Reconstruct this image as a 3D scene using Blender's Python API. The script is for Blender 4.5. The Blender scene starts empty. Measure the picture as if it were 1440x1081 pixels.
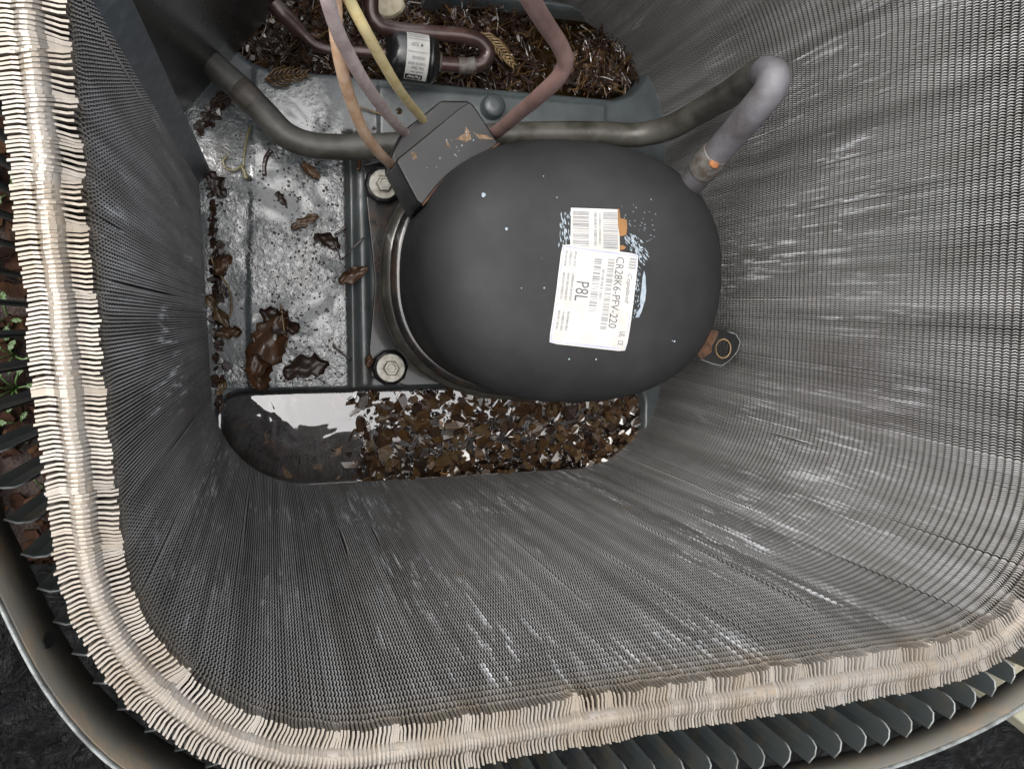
import bpy, bmesh, math, random
import numpy as np
from mathutils import Vector, Matrix
random.seed(11); rng = np.random.default_rng(7)
R_ = math.radians
sc = bpy.context.scene
col = sc.collection

# ------------------------------------------------------------------ camera
CAM_H, FPX, W_, H_ = 1.0, 1082.0, 1440.0, 1081.0
NADIR = (395.0, 455.0)                       # picture point straight below the lens: a camera tilted about 17 degrees
_zc = -np.array([NADIR[0] - W_/2, -(NADIR[1] - H_/2), -FPX]); _zc /= np.linalg.norm(_zc)
_xc = np.array([1, 0, 0.]) - _zc*_zc[0]; _xc /= np.linalg.norm(_xc)
ROT = np.stack([_xc, np.cross(_zc, _xc), _zc])
cd = bpy.data.cameras.new('camera'); cam = bpy.data.objects.new('camera', cd); col.objects.link(cam)
cd.sensor_fit = 'HORIZONTAL'; cd.sensor_width = 36; cd.lens = FPX/W_*36
cd.clip_start = 0.01; cd.clip_end = 200
cam.matrix_world = Matrix.Translation((0, 0, CAM_H)) @ Matrix(ROT.tolist()).to_4x4()
sc.camera = cam
def P(u, v, z=0.0):
    d = ROT @ np.array([u - W_/2, -(v - H_/2), -FPX]); t = (z - CAM_H)/d[2]
    return Vector((d[0]*t, d[1]*t, z))

# ------------------------------------------------------------------ sky, sun, exposure
SUN_EL, SUN_AZ = 60.0, 288.0                 # azimuth clockwise from +Y: light comes over the left, far side
wd = bpy.data.worlds.new('World'); sc.world = wd; wd.use_nodes = True
nt = wd.node_tree; bg = nt.nodes['Background']
sky = nt.nodes.new('ShaderNodeTexSky'); sky.sky_type = 'NISHITA'; sky.sun_disc = False
sky.sun_elevation = R_(SUN_EL); sky.sun_rotation = R_(SUN_AZ)
sky.air_density = 1.0; sky.dust_density = 6.0; sky.ozone_density = 1.0
hs = nt.nodes.new('ShaderNodeHueSaturation'); hs.inputs['Saturation'].default_value = 0.3   # cloud cover: almost white
nt.links.new(sky.outputs[0], hs.inputs['Color']); nt.links.new(hs.outputs[0], bg.inputs[0])
bg.inputs[1].default_value = 0.15
sd = bpy.data.lights.new('sun', 'SUN'); sun = bpy.data.objects.new('sun', sd); col.objects.link(sun)
sd.energy = 1.3; sd.angle = R_(115); sd.color = (1, 0.96, 0.9)
_e, _a = R_(SUN_EL), R_(SUN_AZ)
sun.rotation_euler = Vector((math.cos(_e)*math.sin(_a), math.cos(_e)*math.cos(_a), math.sin(_e))).to_track_quat('Z', 'Y').to_euler()
vs = sc.view_settings; vs.view_transform = 'Standard'; vs.look = 'None'; vs.gamma = 1; vs.use_curve_mapping = False
vs.exposure = 1.28
sc.cycles.max_bounces = 7; sc.cycles.diffuse_bounces = 4; sc.cycles.sample_clamp_indirect = 3; sc.cycles.caustics_reflective = False; sc.cycles.caustics_refractive = False
sc.cycles.use_denoising = True

# ------------------------------------------------------------------ helpers
def link(o, parent=None):
    col.objects.link(o)
    if parent is not None: o.parent = parent
    return o
def obj(name, verts, faces, mat, parent=None, smooth=False, uv=None, mi=None):
    me = bpy.data.meshes.new(name); me.from_pydata([tuple(v) for v in verts], [], [tuple(f) for f in faces]); me.update()
    for m_ in (mat if isinstance(mat, list) else [mat]): me.materials.append(m_)
    if mi is not None: me.polygons.foreach_set('material_index', mi)
    if smooth: me.polygons.foreach_set('use_smooth', [True]*len(me.polygons))
    if uv is not None:
        l = me.uv_layers.new(name='sz'); vi = np.empty(len(me.loops), dtype=np.int32); me.loops.foreach_get('vertex_index', vi)
        l.data.foreach_set('uv', np.asarray(uv, dtype=np.float32)[vi].ravel())
    return link(bpy.data.objects.new(name, me), parent)
def empty(name, loc=(0, 0, 0)):
    o = bpy.data.objects.new(name, None); o.location = loc; o.empty_display_size = .02; col.objects.link(o); return o
def tag(o, label=None, cat=None, group=None, kind=None):
    if label: o['label'] = label
    if cat: o['category'] = cat
    if group: o['group'] = group
    if kind: o['kind'] = kind
    return o
class MB:
    def __init__(s): s.v = []; s.f = []
    def add(s, v, f):
        n = len(s.v); s.v += [tuple(x) for x in v]; s.f += [tuple(i + n for i in q) for q in f]; return s
    def box(s, c, d, rz=0, ry=0, rx=0):
        m = Matrix.Rotation(rz, 3, 'Z') @ Matrix.Rotation(ry, 3, 'Y') @ Matrix.Rotation(rx, 3, 'X')
        vs_ = [Vector(c) + m @ Vector((x*d[0]/2, y*d[1]/2, z*d[2]/2)) for x in (-1, 1) for y in (-1, 1) for z in (-1, 1)]
        return s.add(vs_, [(0, 1, 3, 2), (4, 6, 7, 5), (0, 4, 5, 1), (2, 3, 7, 6), (0, 2, 6, 4), (1, 5, 7, 3)])
    def prism(s, poly, z0, z1):
        n = len(poly); a = sum(poly[i][0]*poly[(i+1) % n][1] - poly[(i+1) % n][0]*poly[i][1] for i in range(n))
        if a < 0: poly = poly[::-1]
        v = [(p[0], p[1], z0) for p in poly] + [(p[0], p[1], z1) for p in poly]
        return s.add(v, [tuple(range(n))[::-1], tuple(range(n, 2*n))] + [(i, (i+1) % n, n + (i+1) % n, n + i) for i in range(n)])
    def build(s, name, mat, parent=None, smooth=False, bevel=0, seg=2):
        o = obj(name, s.v, s.f, mat, parent, smooth)
        if bevel:
            b = o.modifiers.new('bevel', 'BEVEL'); b.width = bevel; b.segments = seg; b.limit_method = 'ANGLE'; b.angle_limit = R_(35)
            o.data.polygons.foreach_set('use_smooth', [True]*len(o.data.polygons))
            o.modifiers.new('wn', 'WEIGHTED_NORMAL').keep_sharp = True
        return o
def smooth_path(pts, n=10):
    pts = [Vector(p) for p in pts]; q = [pts[0]*2 - pts[1]] + pts + [pts[-1]*2 - pts[-2]]; out = []
    for i in range(1, len(q) - 2):
        p0, p1, p2, p3 = q[i-1:i+3]
        t1 = max((p1-p0).length, 1e-6)**.5; t2 = max((p2-p1).length, 1e-6)**.5; t3 = max((p3-p2).length, 1e-6)**.5
        m1 = (p2-p1) - ((p2-p0)/(t1+t2) - (p1-p0)/t1)*t2*-1 if False else ((p1-p0)/t1 - (p2-p0)/(t1+t2) + (p2-p1)/t2)*t2
        m2 = ((p2-p1)/t2 - (p3-p1)/(t2+t3) + (p3-p2)/t3)*t2
        for k in range(n):
            t = k/n
            out.append((2*t**3-3*t*t+1)*p1 + (t**3-2*t*t+t)*m1 + (-2*t**3+3*t*t)*p2 + (t**3-t*t)*m2)
    out.append(pts[-1]); return out
def tube(path, rad, seg=16, cap=True, wob=0):
    n = len(path); r = [rad]*n if not hasattr(rad, '__len__') else list(np.interp(np.linspace(0, 1, n), np.linspace(0, 1, len(rad)), rad))
    if wob: r = [x*(1 + wob*random.uniform(-1, 1)) for x in r]
    T = [(path[min(i+1, n-1)] - path[max(i-1, 0)]).normalized() for i in range(n)]
    up = Vector((0, 0, 1)) if abs(T[0].z) < .9 else Vector((1, 0, 0)); nx = T[0].cross(up).normalized(); V = []; F = []
    for i in range(n):
        nx = (nx - T[i]*nx.dot(T[i])).normalized(); ny = T[i].cross(nx)
        V += [path[i] + (nx*math.cos(a) + ny*math.sin(a))*r[i] for a in (2*math.pi*k/seg for k in range(seg))]
    for i in range(n - 1):
        F += [(i*seg + k, i*seg + (k+1) % seg, (i+1)*seg + (k+1) % seg, (i+1)*seg + k) for k in range(seg)]
    if cap: F += [tuple(range(seg))[::-1], tuple(range((n-1)*seg, n*seg))]
    return V, F
def bar(name, pts, rad, mat, parent=None, n=10, seg=16, wob=0):
    V, F = tube(smooth_path(pts, n), rad, seg, wob=wob); return obj(name, V, F, mat, parent, True)
def lathe(c, prof, seg=24):
    V = [(c[0] + r*math.cos(2*math.pi*k/seg), c[1] + r*math.sin(2*math.pi*k/seg), c[2] + z) for r, z in prof for k in range(seg)]
    F = [(i*seg + k, i*seg + (k+1) % seg, (i+1)*seg + (k+1) % seg, (i+1)*seg + k) for i in range(len(prof)-1) for k in range(seg)]
    return V, F + [tuple(range(seg))[::-1], tuple(range((len(prof)-1)*seg, len(prof)*seg))]

# ------------------------------------------------------------------ materials
def N(nt, typ, **kw):
    n = nt.nodes.new(typ)
    for k, v in kw.items():
        if k in n.inputs: n.inputs[k].default_value = v
        else: setattr(n, k, v)
    return n
def ramp(nt, fac, stops):
    r = nt.nodes.new('ShaderNodeValToRGB'); e = r.color_ramp.elements
    while len(e) < len(stops): e.new(.5)
    for el, (p, c) in zip(e, stops):
        el.position = p; el.color = (c, c, c, 1) if not hasattr(c, '__len__') else (*c[:3], 1)
    nt.links.new(fac, r.inputs[0]); return r.outputs[0]
def mix(nt, fac, a, b):
    m = nt.nodes.new('ShaderNodeMix'); m.data_type = 'RGBA'
    for s, x in ((m.inputs[0], fac), (m.inputs[6], a), (m.inputs[7], b)):
        if hasattr(x, 'is_linked') or isinstance(x, bpy.types.NodeSocket): nt.links.new(x, s)
        else: s.default_value = x if not hasattr(x, '__len__') else (*x[:3], 1)
    return m.outputs[2]
def math_(nt, op, a, b=0.):
    m = nt.nodes.new('ShaderNodeMath'); m.operation = op
    for s, x in zip(m.inputs, (a, b)):
        if isinstance(x, bpy.types.NodeSocket): nt.links.new(x, s)
        else: s.default_value = x
    return m.outputs[0]
def newmat(name):
    m = bpy.data.materials.new(name); m.use_nodes = True; return m, m.node_tree, m.node_tree.nodes['Principled BSDF']
def coords(nt, world=True):
    return N(nt, 'ShaderNodeNewGeometry').outputs['Position'] if world else N(nt, 'ShaderNodeTexCoord').outputs['Object']
def noise(nt, vec, scale, detail=4, rough=.6, dist=0., mapscale=None):
    if mapscale:
        mp = N(nt, 'ShaderNodeMapping'); mp.inputs['Scale'].default_value = mapscale; nt.links.new(vec, mp.inputs[0]); vec = mp.outputs[0]
    n = N(nt, 'ShaderNodeTexNoise', Scale=scale, Detail=detail, Roughness=rough, Distortion=dist); nt.links.new(vec, n.inputs['Vector'])
    return n.outputs[0]
def bump(nt, bs, h, strength, dist):
    b = N(nt, 'ShaderNodeBump', Strength=strength, Distance=dist); nt.links.new(h, b.inputs['Height']); nt.links.new(b.outputs[0], bs.inputs['Normal'])
def simple(name, c, rough=.5, metal=0., c2=None, sc_=40., lo=.45, hi=.62, bsc=0, bst=.3, bd=.001, coat=0., ior=1.5, rvar=.12, crough=.08, k=.58):
    """painted / rusty / dirty surface: two base colours mixed by noise, uneven gloss, fine relief"""
    m, nt, bs = newmat(name); p = coords(nt)
    f = ramp(nt, noise(nt, p, sc_, 6, .65), [(lo, 0.), (hi, 1.)])
    c2 = c2 or tuple(x*.7 for x in c); c = tuple(x*k for x in c); c2 = tuple(x*k for x in c2)
    nt.links.new(mix(nt, f, c, c2), bs.inputs['Base Color'])
    r = N(nt, 'ShaderNodeMapRange'); r.inputs['To Min'].default_value = max(rough - rvar, .02); r.inputs['To Max'].default_value = min(rough + rvar, 1)
    nt.links.new(noise(nt, p, sc_*1.7, 4), r.inputs[0]); nt.links.new(r.outputs[0], bs.inputs['Roughness'])
    bs.inputs['Metallic'].default_value = metal; bs.inputs['IOR'].default_value = ior
    bs.inputs['Coat Weight'].default_value = coat; bs.inputs['Coat Roughness'].default_value = crough
    if bsc: bump(nt, bs, noise(nt, p, bsc, 3), bst, bd)
    return m

def fin_material(name, c1, c2, metal, rough):
    m, nt, bs = newmat(name)
    uv = N(nt, 'ShaderNodeUVMap', uv_map='sz').outputs[0]
    # chalky oxide streaks that run down the fins, in patches
    st = noise(nt, uv, 1, 4, .7, 0, (240, 9, 1)); pa = noise(nt, uv, 1, 3, .55, 0, (11, 4, 1))
    sm = math_(nt, 'MULTIPLY', ramp(nt, st, [(.53, 0.), (.63, 1.)]), ramp(nt, pa, [(.49, 0.), (.63, 1.)]))
    # grey-brown film in long runs and in blotches
    gr = ramp(nt, noise(nt, uv, 1, 5, .6, 0, (40, 6, 1)), [(.35, 0.), (.7, 1.)])
    run = ramp(nt, noise(nt, uv, 1, 3, .6, 0, (75, 1.1, 1)), [(.36, 0.), (.64, 1.)])
    base = mix(nt, gr, c1, c2)
    base = mix(nt, math_(nt, 'MULTIPLY', run, .5), base, tuple(x*.35 for x in c2))
    base = mix(nt, sm, base, (.50, .51, .53))
    # tan dust caught on the bare top edge, and a few rust blooms
    sep = N(nt, 'ShaderNodeSeparateXYZ'); nt.links.new(uv, sep.inputs[0])
    top = ramp(nt, math_(nt, 'ADD', sep.outputs[1], math_(nt, 'MULTIPLY', math_(nt, 'SUBTRACT', pa, .5), .05)), [(.585, 0.), (.618, 1.)])
    dust = mix(nt, ramp(nt, noise(nt, uv, 1, 4, .6, 0, (45, 30, 1)), [(.35, 0.), (.65, 1.)]), (.220, .200, .175), (.19, .16, .124))
    base = mix(nt, top, base, dust)
    rs = math_(nt, 'MULTIPLY', ramp(nt, noise(nt, uv, 1, 4, .6, 0, (22, 26, 1)), [(.70, 0.), (.76, 1.)]), .7)
    base = mix(nt, rs, base, (.2, .11, .05))
    nt.links.new(base, bs.inputs['Base Color'])
    mt = math_(nt, 'MULTIPLY', math_(nt, 'SUBTRACT', 1., sm), metal); nt.links.new(mt, bs.inputs['Metallic'])
    bs.inputs['Roughness'].default_value = rough
    return m
M_FIN = fin_material('coil_fin_faces_shaded', (.092, .089, .083), (.055, .052, .047), .2, .5)  # shade between the fins painted in: faces coloured darker than the edges
M_FINEDGE = fin_material('coil_fin_edges', (.44, .44, .44), (.265, .26, .248), .4, .36)  # same fins, edges coloured paler for contrast with the darkened gaps
def pan_material():
    m, nt, bs = newmat('wet_pan_paint'); p = coords(nt)
    at = N(nt, 'ShaderNodeAttribute', attribute_name='wet').outputs['Fac']
    c = mix(nt, ramp(nt, noise(nt, p, 30, 6), [(.4, 0.), (.65, 1.)]), (.062, .075, .080), (.040, .048, .050))
    d = ramp(nt, noise(nt, p, 210, 3, .6), [(.60, 0.), (.66, 1.)])
    c = mix(nt, math_(nt, 'MULTIPLY', d, at), c, (.018, .014, .011))
    rs = ramp(nt, noise(nt, p, 14, 6, .7), [(.54, 0.), (.68, 1.)])
    c = mix(nt, math_(nt, 'MULTIPLY', rs, .5), c, (.05, .034, .02)); nt.links.new(c, bs.inputs['Base Color'])
    r = N(nt, 'ShaderNodeMapRange'); r.inputs['To Min'].default_value = .42; r.inputs['To Max'].default_value = .30
    nt.links.new(at, r.inputs[0]); nt.links.new(r.outputs[0], bs.inputs['Roughness'])
    bs.inputs['IOR'].default_value = 1.6
    # water film: brings its own gloss where the pan is wet
    film = math_(nt, 'MULTIPLY', at, ramp(nt, noise(nt, p, 20, 5, .6, .8), [(.43, .06), (.56, 1.)])); nt.links.new(film, bs.inputs['Coat Weight']); bs.inputs['Coat Roughness'].default_value = .04; bs.inputs['Coat IOR'].default_value = 1.95
    h1 = ramp(nt, noise(nt, p, 150, 4, .6, .4), [(.36, 0.), (.62, 1.)])
    pw = ramp(nt, noise(nt, p, 16, 2, .5), [(.42, .12), (.56, 1.)])
    h = math_(nt, 'MULTIPLY', math_(nt, 'MULTIPLY', h1, at), pw)
    b = N(nt, 'ShaderNodeBump', Strength=.36, Distance=.0016); nt.links.new(h, b.inputs['Height'])
    nt.links.new(b.outputs[0], bs.inputs['Coat Normal']); nt.links.new(b.outputs[0], bs.inputs['Normal'])
    return m
M_PAN = pan_material()
def water_material(name, tint, chop_lo, chop_hi, f0=.16):
    m, nt, bs = newmat(name); nt.nodes.remove(bs); out = nt.nodes['Material Output']; p = coords(nt)
    gl = N(nt, 'ShaderNodeBsdfGlossy', Roughness=.015); tr = N(nt, 'ShaderNodeBsdfTransparent'); tr.inputs[0].default_value = (*tint, 1)
    fr = N(nt, 'ShaderNodeFresnel', IOR=2.8 if f0 > .1 else 1.5); mx = N(nt, 'ShaderNodeMixShader')
    sx = N(nt, 'ShaderNodeSeparateXYZ'); nt.links.new(p, sx.inputs[0])
    chop = N(nt, 'ShaderNodeMapRange'); chop.inputs['From Min'].default_value = chop_lo; chop.inputs['From Max'].default_value = chop_hi
    chop.inputs['To Min'].default_value = .0; nt.links.new(sx.outputs[0], chop.inputs[0])
    h = math_(nt, 'MULTIPLY', ramp(nt, noise(nt, p, 95, 3, .5, .6), [(.56, 0.), (.74, 1.)]), chop.outputs[0])
    h = math_(nt, 'ADD', h, math_(nt, 'MULTIPLY', noise(nt, p, 17, 2, .5, .6), .28))
    b = N(nt, 'ShaderNodeBump', Strength=.9, Distance=.004); nt.links.new(h, b.inputs['Height'])
    nt.links.new(b.outputs[0], gl.inputs['Normal']); nt.links.new(b.outputs[0], fr.inputs['Normal'])
    nt.links.new(fr.outputs[0], mx.inputs[0]); nt.links.new(tr.outputs[0], mx.inputs[1]); nt.links.new(gl.outputs[0], mx.inputs[2])
    nt.links.new(mx.outputs[0], out.inputs[0]); return m
M_WATER = water_material('clear_brown_water', (.66, .5, .34), .085, .125)
M_WATER2 = water_material('rusty_water', (.55, .38, .2), -1, -.5, .05)
M_DOME = simple('black_compressor_paint', (.026, .027, .0285), .6, 0, (.042, .043, .044), 13, .4, .72, 260, .15, .0006, ior=1.33)
M_SHELL = simple('dark_shell_paint', (.018, .018, .018), .3, 0, (.075, .045, .028), 28, .5, .68, 60, .3, .001, coat=.5)
M_BAND = simple('greasy_seam', (.05, .048, .04), .3, .2, (.11, .10, .08), 35, .45, .65, coat=.6)
M_BOX = simple('black_terminal_paint', (.013, .0135, .014), .38, 0, (.02, .02, .02), 30, .4, .6, 300, .15, .0005)
M_RUST = simple('rust', (.16, .075, .035), .85, 0, (.07, .035, .022), 160, .42, .6, 500, .6, .001)
M_RUSTO = simple('orange_rust', (.42, .16, .05), .85, 0, (.25, .1, .04), 200, .42, .6, 500, .6, .001)
M_CHIP = simple('bare_primer_scratch', (.30, .20, .12), .9, 0, (.12, .08, .05), 260, .42, .6)
M_RUBBER = simple('black_rubber', (.012, .012, .013), .38, 0, (.02, .02, .02), 50, bsc=120, bst=.25)
M_ZINC = simple('zinc_plate', (.62, .60, .54), .38, .55, (.38, .35, .29), 120, .45, .62, 300, .25, .0006)
M_SUCT = simple('olive_grey_pipe_paint', (.135, .132, .115), .42, .15, (.05, .044, .034), 26, .42, .66, 90, .2, .0008)
M_SUCTB = simple('brown_heat_stain', (.105, .082, .068), .4, .15, (.085, .075, .06), 60, .4, .6, 90, .3, .0008)
M_SUCT2 = simple('tarnished_blue_grey_pipe', (.175, .172, .19), .6, .1, (.085, .075, .077), 24, .42, .66, 120, .2, .0008)
M_SOLDER = simple('braze_scale', (.21, .20, .185), .6, .2, (.13, .105, .085), 120, .42, .58, 150, .5, .0015)
M_DISCH = simple('pink_tarnished_copper', (.33, .21, .185), .5, .15, (.21, .125, .11), 26, .42, .62, 120, .15, .0006)
M_LIQ = simple('dark_copper', (.115, .062, .052), .36, .3, (.065, .036, .03), 40, .42, .6, 120, .15, .0006, coat=.4)
M_DRIER = simple('black_drier_paint', (.012, .012, .013), .32, 0, (.02, .02, .02), 60, coat=.4)
M_PAPER = simple('white_label_paper', (.42, .42, .405), .6, 0, (.36, .355, .33), 30, k=1.)
M_INK = simple('grey_print', (.10, .10, .11), .7, k=1.); M_INKL = simple('pale_print', (.22, .22, .23), .7, k=1.); M_INKB = simple('black_print', (.02, .02, .02), .5)
M_BLUE = simple('blue_label_border', (.32, .34, .62), .6, k=1.); M_ORANGE = simple('torn_kraft_backing', (.34, .17, .055), .8)
M_GLUE = simple('pale_blue_glue', (.42, .50, .57), .6, 0, (.3, .37, .43), 200)
M_WPEACH = simple('peach_wire', (.74, .52, .36), .45, 0, (.60, .38, .23), 60, bsc=80, bst=.15, k=.8)
M_WMAUVE = simple('mauve_wire', (.58, .48, .46), .45, 0, (.42, .33, .32), 60, bsc=80, bst=.15, k=.8)
M_WYEL = simple('yellow_wire', (.80, .68, .36), .42, 0, (.68, .53, .24), 60, bsc=80, bst=.15, k=.8)
M_POST = simple('grey_post_paint', (.15, .17, .185), .38, .2, (.26, .28, .30), 70, .5, .68, 200, .2, .0006)
M_CTRL = simple('dark_grey_cabinet_paint', (.036, .038, .037), .3, 0, (.028, .029, .028), 12, bsc=200, bst=.06, bd=.0004)
M_LOUV = simple('grey_green_louver_paint', (.058, .069, .070), .45, 0, (.10, .088, .066), 34, .52, .68, 150, .15, .0006)
M_FRAME = simple('weathered_olive_flange', (.165, .155, .13), .6, 0, (.28, .20, .12), 30, .5, .72, 110, .35, .0008)
M_EDGE = simple('bare_steel_edge', (.33, .355, .35), .5, .2, (.15, .16, .155), 70)
M_SOIL = simple('dark_mulch_soil', (.045, .024, .016), .9, 0, (.02, .012, .009), 60, .4, .6, 90, .9, .01)
M_FABRIC = None
def fabric_material():
    m, nt, bs = newmat('woven_weed_barrier'); p = coords(nt)
    bs.inputs['Base Color'].default_value = (.004, .004, .0045, 1); bs.inputs['Roughness'].default_value = .36
    bs.inputs['IOR'].default_value = 1.28; bs.inputs['Roughness'].default_value = .14
    h = math_(nt, 'ADD', noise(nt, p, 260, 3, .6, 0, (1, .25, 1)), noise(nt, p, 260, 3, .6, 0, (.25, 1, 1)))
    h = math_(nt, 'ADD', math_(nt, 'MULTIPLY', h, .5), math_(nt, 'MULTIPLY', noise(nt, p, 34, 5, .62, 1.5), 5)); bump(nt, bs, h, 1., .011); return m
M_FABRIC = fabric_material()
def organic(name, c, c2, rough=.35, coat=.9, s=90):
    return simple(name, c, rough, 0, c2, s, .38, .62, 160, .5, .0012, coat=coat, crough=.06)
M_BARK = [organic('wet_bark_%d' % i, a, b) for i, (a, b) in enumerate([((.085, .042, .018), (.045, .022, .010)), ((.115, .060, .024), (.06, .032, .014)),
          ((.15, .080, .030), (.09, .046, .018)), ((.055, .029, .017), (.03, .015, .009)), ((.17, .11, .05), (.10, .06, .025))])]
M_MULCH = [simple('dull_mulch_%d' % i, a, .92, 0, b, 90, bsc=160, bst=.5, ior=1.15, k=.36) for i, (a, b) in enumerate([((.05, .024, .014), (.03, .014, .009)), ((.08, .04, .02), (.045, .022, .012)), ((.07, .03, .016), (.04, .02, .01)), ((.03, .016, .011), (.016, .009, .007))])]
M_LEAF = [organic('brown_leaf_%d' % i, a, b, .5, .35) for i, (a, b) in enumerate([((.15, .066, .024), (.075, .032, .012)), ((.16, .085, .035), (.09, .045, .018)),
          ((.055, .025, .014), (.03, .014, .009)), ((.22, .14, .065), (.12, .07, .03))])]
M_STRAW = organic('pale_straw', (.36, .25, .11), (.2, .12, .05), .5, .3)
M_TWIG = organic('dark_twig', (.05, .022, .014), (.028, .013, .009), .35, .7)
M_NEEDLE = organic('brown_conifer', (.20, .11, .035), (.11, .06, .02), .5, .3)
M_SPROUT = organic('pale_sprout', (.30, .27, .13), (.2, .17, .07), .4, .4)
M_GREEN = organic('weed_green', (.07, .14, .03), (.04, .08, .018), .5, 0)
M_STONE = simple('pale_stone', (.52, .46, .33), .7, 0, (.36, .29, .18), 70, .42, .6, 120, .5, .001)
M_TIMBER = simple('pale_timber', (.30, .29, .21), .75, 0, (.22, .2, .14), 30, bsc=80)
M_GRIT = simple('wet_grit', (.035, .026, .02), .5, 0, (.06, .04, .028), 300)

# ------------------------------------------------------------------ ground (setting)
GZ = -.06
def sheet(name, x0, x1, y0, y1, nx, ny, hf, mat):
    X, Y = np.meshgrid(np.linspace(x0, x1, nx), np.linspace(y0, y1, ny)); Z = hf(X, Y)
    V = np.stack([X.ravel(), Y.ravel(), Z.ravel()], 1)
    F = [(j*nx + i, j*nx + i + 1, (j+1)*nx + i + 1, (j+1)*nx + i) for j in range(ny-1) for i in range(nx-1)]
    return obj(name, V.tolist(), F, mat, None, True)
def wav(X, Y, fs, seed):
    r = np.random.default_rng(seed); Z = np.zeros_like(X)
    for f, a in fs:
        for _ in range(5):
            th = r.uniform(0, 6.283); Z += a/5*np.sin((X*np.cos(th) + Y*np.sin(th))*f*r.uniform(.7, 1.3) + r.uniform(0, 6.28))
    return Z
tag(sheet('ground', -30, 30, -30, 30, 60, 60, lambda X, Y: GZ + wav(X, Y, [(.4, .03)], 1)*np.clip(np.hypot(X, Y) - 2, 0, 1) - .012, M_SOIL), kind='structure')
fab = sheet('weed_barrier', -1.0, 1.9, -1.5, -.29, 240, 110,
            lambda X, Y: GZ + .014 + np.abs(wav(X, Y, [(22, .02), (55, .008), (110, .004)], 5)), M_FABRIC)
tag(fab, 'crumpled black woven weed barrier sheet lying on the soil outside the cabinet', 'weed barrier')
tm = MB().box((1.385, -.735, GZ + .045), (.5, .14, .09), R_(-38)).build('timber_edging', M_TIMBER, bevel=.006)
tag(tm, 'pale weathered timber edging board on the ground beyond the black sheet', 'board')

# ------------------------------------------------------------------ chips, leaves, needles
def chip_mesh(i):
    r = random.Random(100 + i); n = r.choice((5, 6, 6, 7)); l, w, t = 1, r.uniform(.35, .8), r.uniform(.1, .22)
    top = [(l*.5*math.cos(2*math.pi*k/n + .3)*r.uniform(.75, 1.1), w*.5*math.sin(2*math.pi*k/n + .3)*r.uniform(.75, 1.1)) for k in range(n)]
    V = [(x, y, t/2 + r.uniform(-.05, .05) + .12*x*x) for x, y in top] + [(x*1.06, y*1.06, -t/2 + r.uniform(-.03, .03) + .12*x*x) for x, y in top]
    F = [tuple(range(n)), tuple(range(n, 2*n))[::-1]] + [(k, n + k, n + (k+1) % n, (k+1) % n) for k in range(n)]
    me = bpy.data.meshes.new('wood_chip'); me.from_pydata(V, [], F); me.materials.append(M_BARK[i % len(M_BARK)]); return me
CHIPS = [chip_mesh(i) for i in range(20)]
def leaf_mesh(i, mat, lobes=0, curl=.25, aspect=.5):
    r = random.Random(300 + i); V = []; F = []; n, mrows = 12, 4
    rag = [[r.uniform(.55, 1.15) for _ in range(n + 1)] for _ in (0, 1)]; bend = r.uniform(-.5, .5); cx = r.uniform(.3, .7)
    for a in range(n + 1):
        t = a/n; env = math.sin(math.pi*min(1, (t*.92 + .06)))**.6*(1 + (.28*math.sin(t*math.pi*lobes*2) if lobes else 0))
        for b in range(-mrows, mrows + 1):
            u = b/mrows; hw = aspect*.5*env*rag[b > 0][a]
            V.append((t - .5 + r.uniform(-.015, .015), hw*u + bend*aspect*(t - .5)**2, curl*(u*u*.45*aspect + .35*(t-cx)**2) + .035*math.sin(9*t + 4*u + i) + .03*math.sin(17*t - 6*u) + r.uniform(-.008, .008)))
    w = 2*mrows + 1
    F = [(a*w + b, (a+1)*w + b, (a+1)*w + b + 1, a*w + b + 1) for a in range(n) for b in range(w - 1)]
    nv = len(V); V += [(x, y, z - .012) for x, y, z in V]; F += [tuple(nv + k for k in f[::-1]) for f in F]
    edge = [a*w for a in range(n+1)] + [n*w + b for b in range(1, w)] + [a*w + w - 1 for a in range(n-1, -1, -1)] + [b for b in range(w-2, 0, -1)]
    F += [(edge[k], edge[(k+1) % len(edge)], nv + edge[(k+1) % len(edge)], nv + edge[k]) for k in range(len(edge))]
    me = bpy.data.meshes.new('leaf'); me.from_pydata(V, [], F); me.materials.append(mat)
    me.polygons.foreach_set('use_smooth', [True]*len(me.polygons)); return me
LEAVES = [leaf_mesh(i, M_LEAF[i % 4], (0, 0, 3, 2)[i % 4], random.uniform(.2, .9), random.uniform(.35, .7)) for i in range(12)]
def place(me, name, loc, scale, rz, tilt=(0, 0), label=None, cat=None, group=None):
    o = bpy.data.objects.new(name, me); col.objects.link(o); o.location = loc; o.rotation_euler = (tilt[0], tilt[1], rz)
    o.scale = (scale,)*3 if not hasattr(scale, '__len__') else scale
    return tag(o, label, cat, group)
def scatter_stuff(name, meshes, spots, mat_list, parent=None):
    V = []; F = []; MI = []
    for me, mi, loc, s, eul in spots:
        m = Matrix.Translation(loc) @ Matrix.LocRotScale(None, Vector((0, 0, 0)).to_track_quat('Z', 'Y') if False else None, None)
        from mathutils import Euler
        rot = Euler(eul).to_matrix(); n = len(V)
        V += [tuple(rot @ (v.co*s) + Vector(loc)) for v in me.vertices]
        for p in me.polygons: F.append(tuple(n + k for k in p.vertices)); MI.append(mi)
    me = bpy.data.meshes.new(name); me.from_pydata(V, [], F)
    for m in mat_list: me.materials.append(m)
    me.polygons.foreach_set('material_index', MI); me.update()
    return tag(link(bpy.data.objects.new(name, me), parent), kind='stuff')

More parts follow.
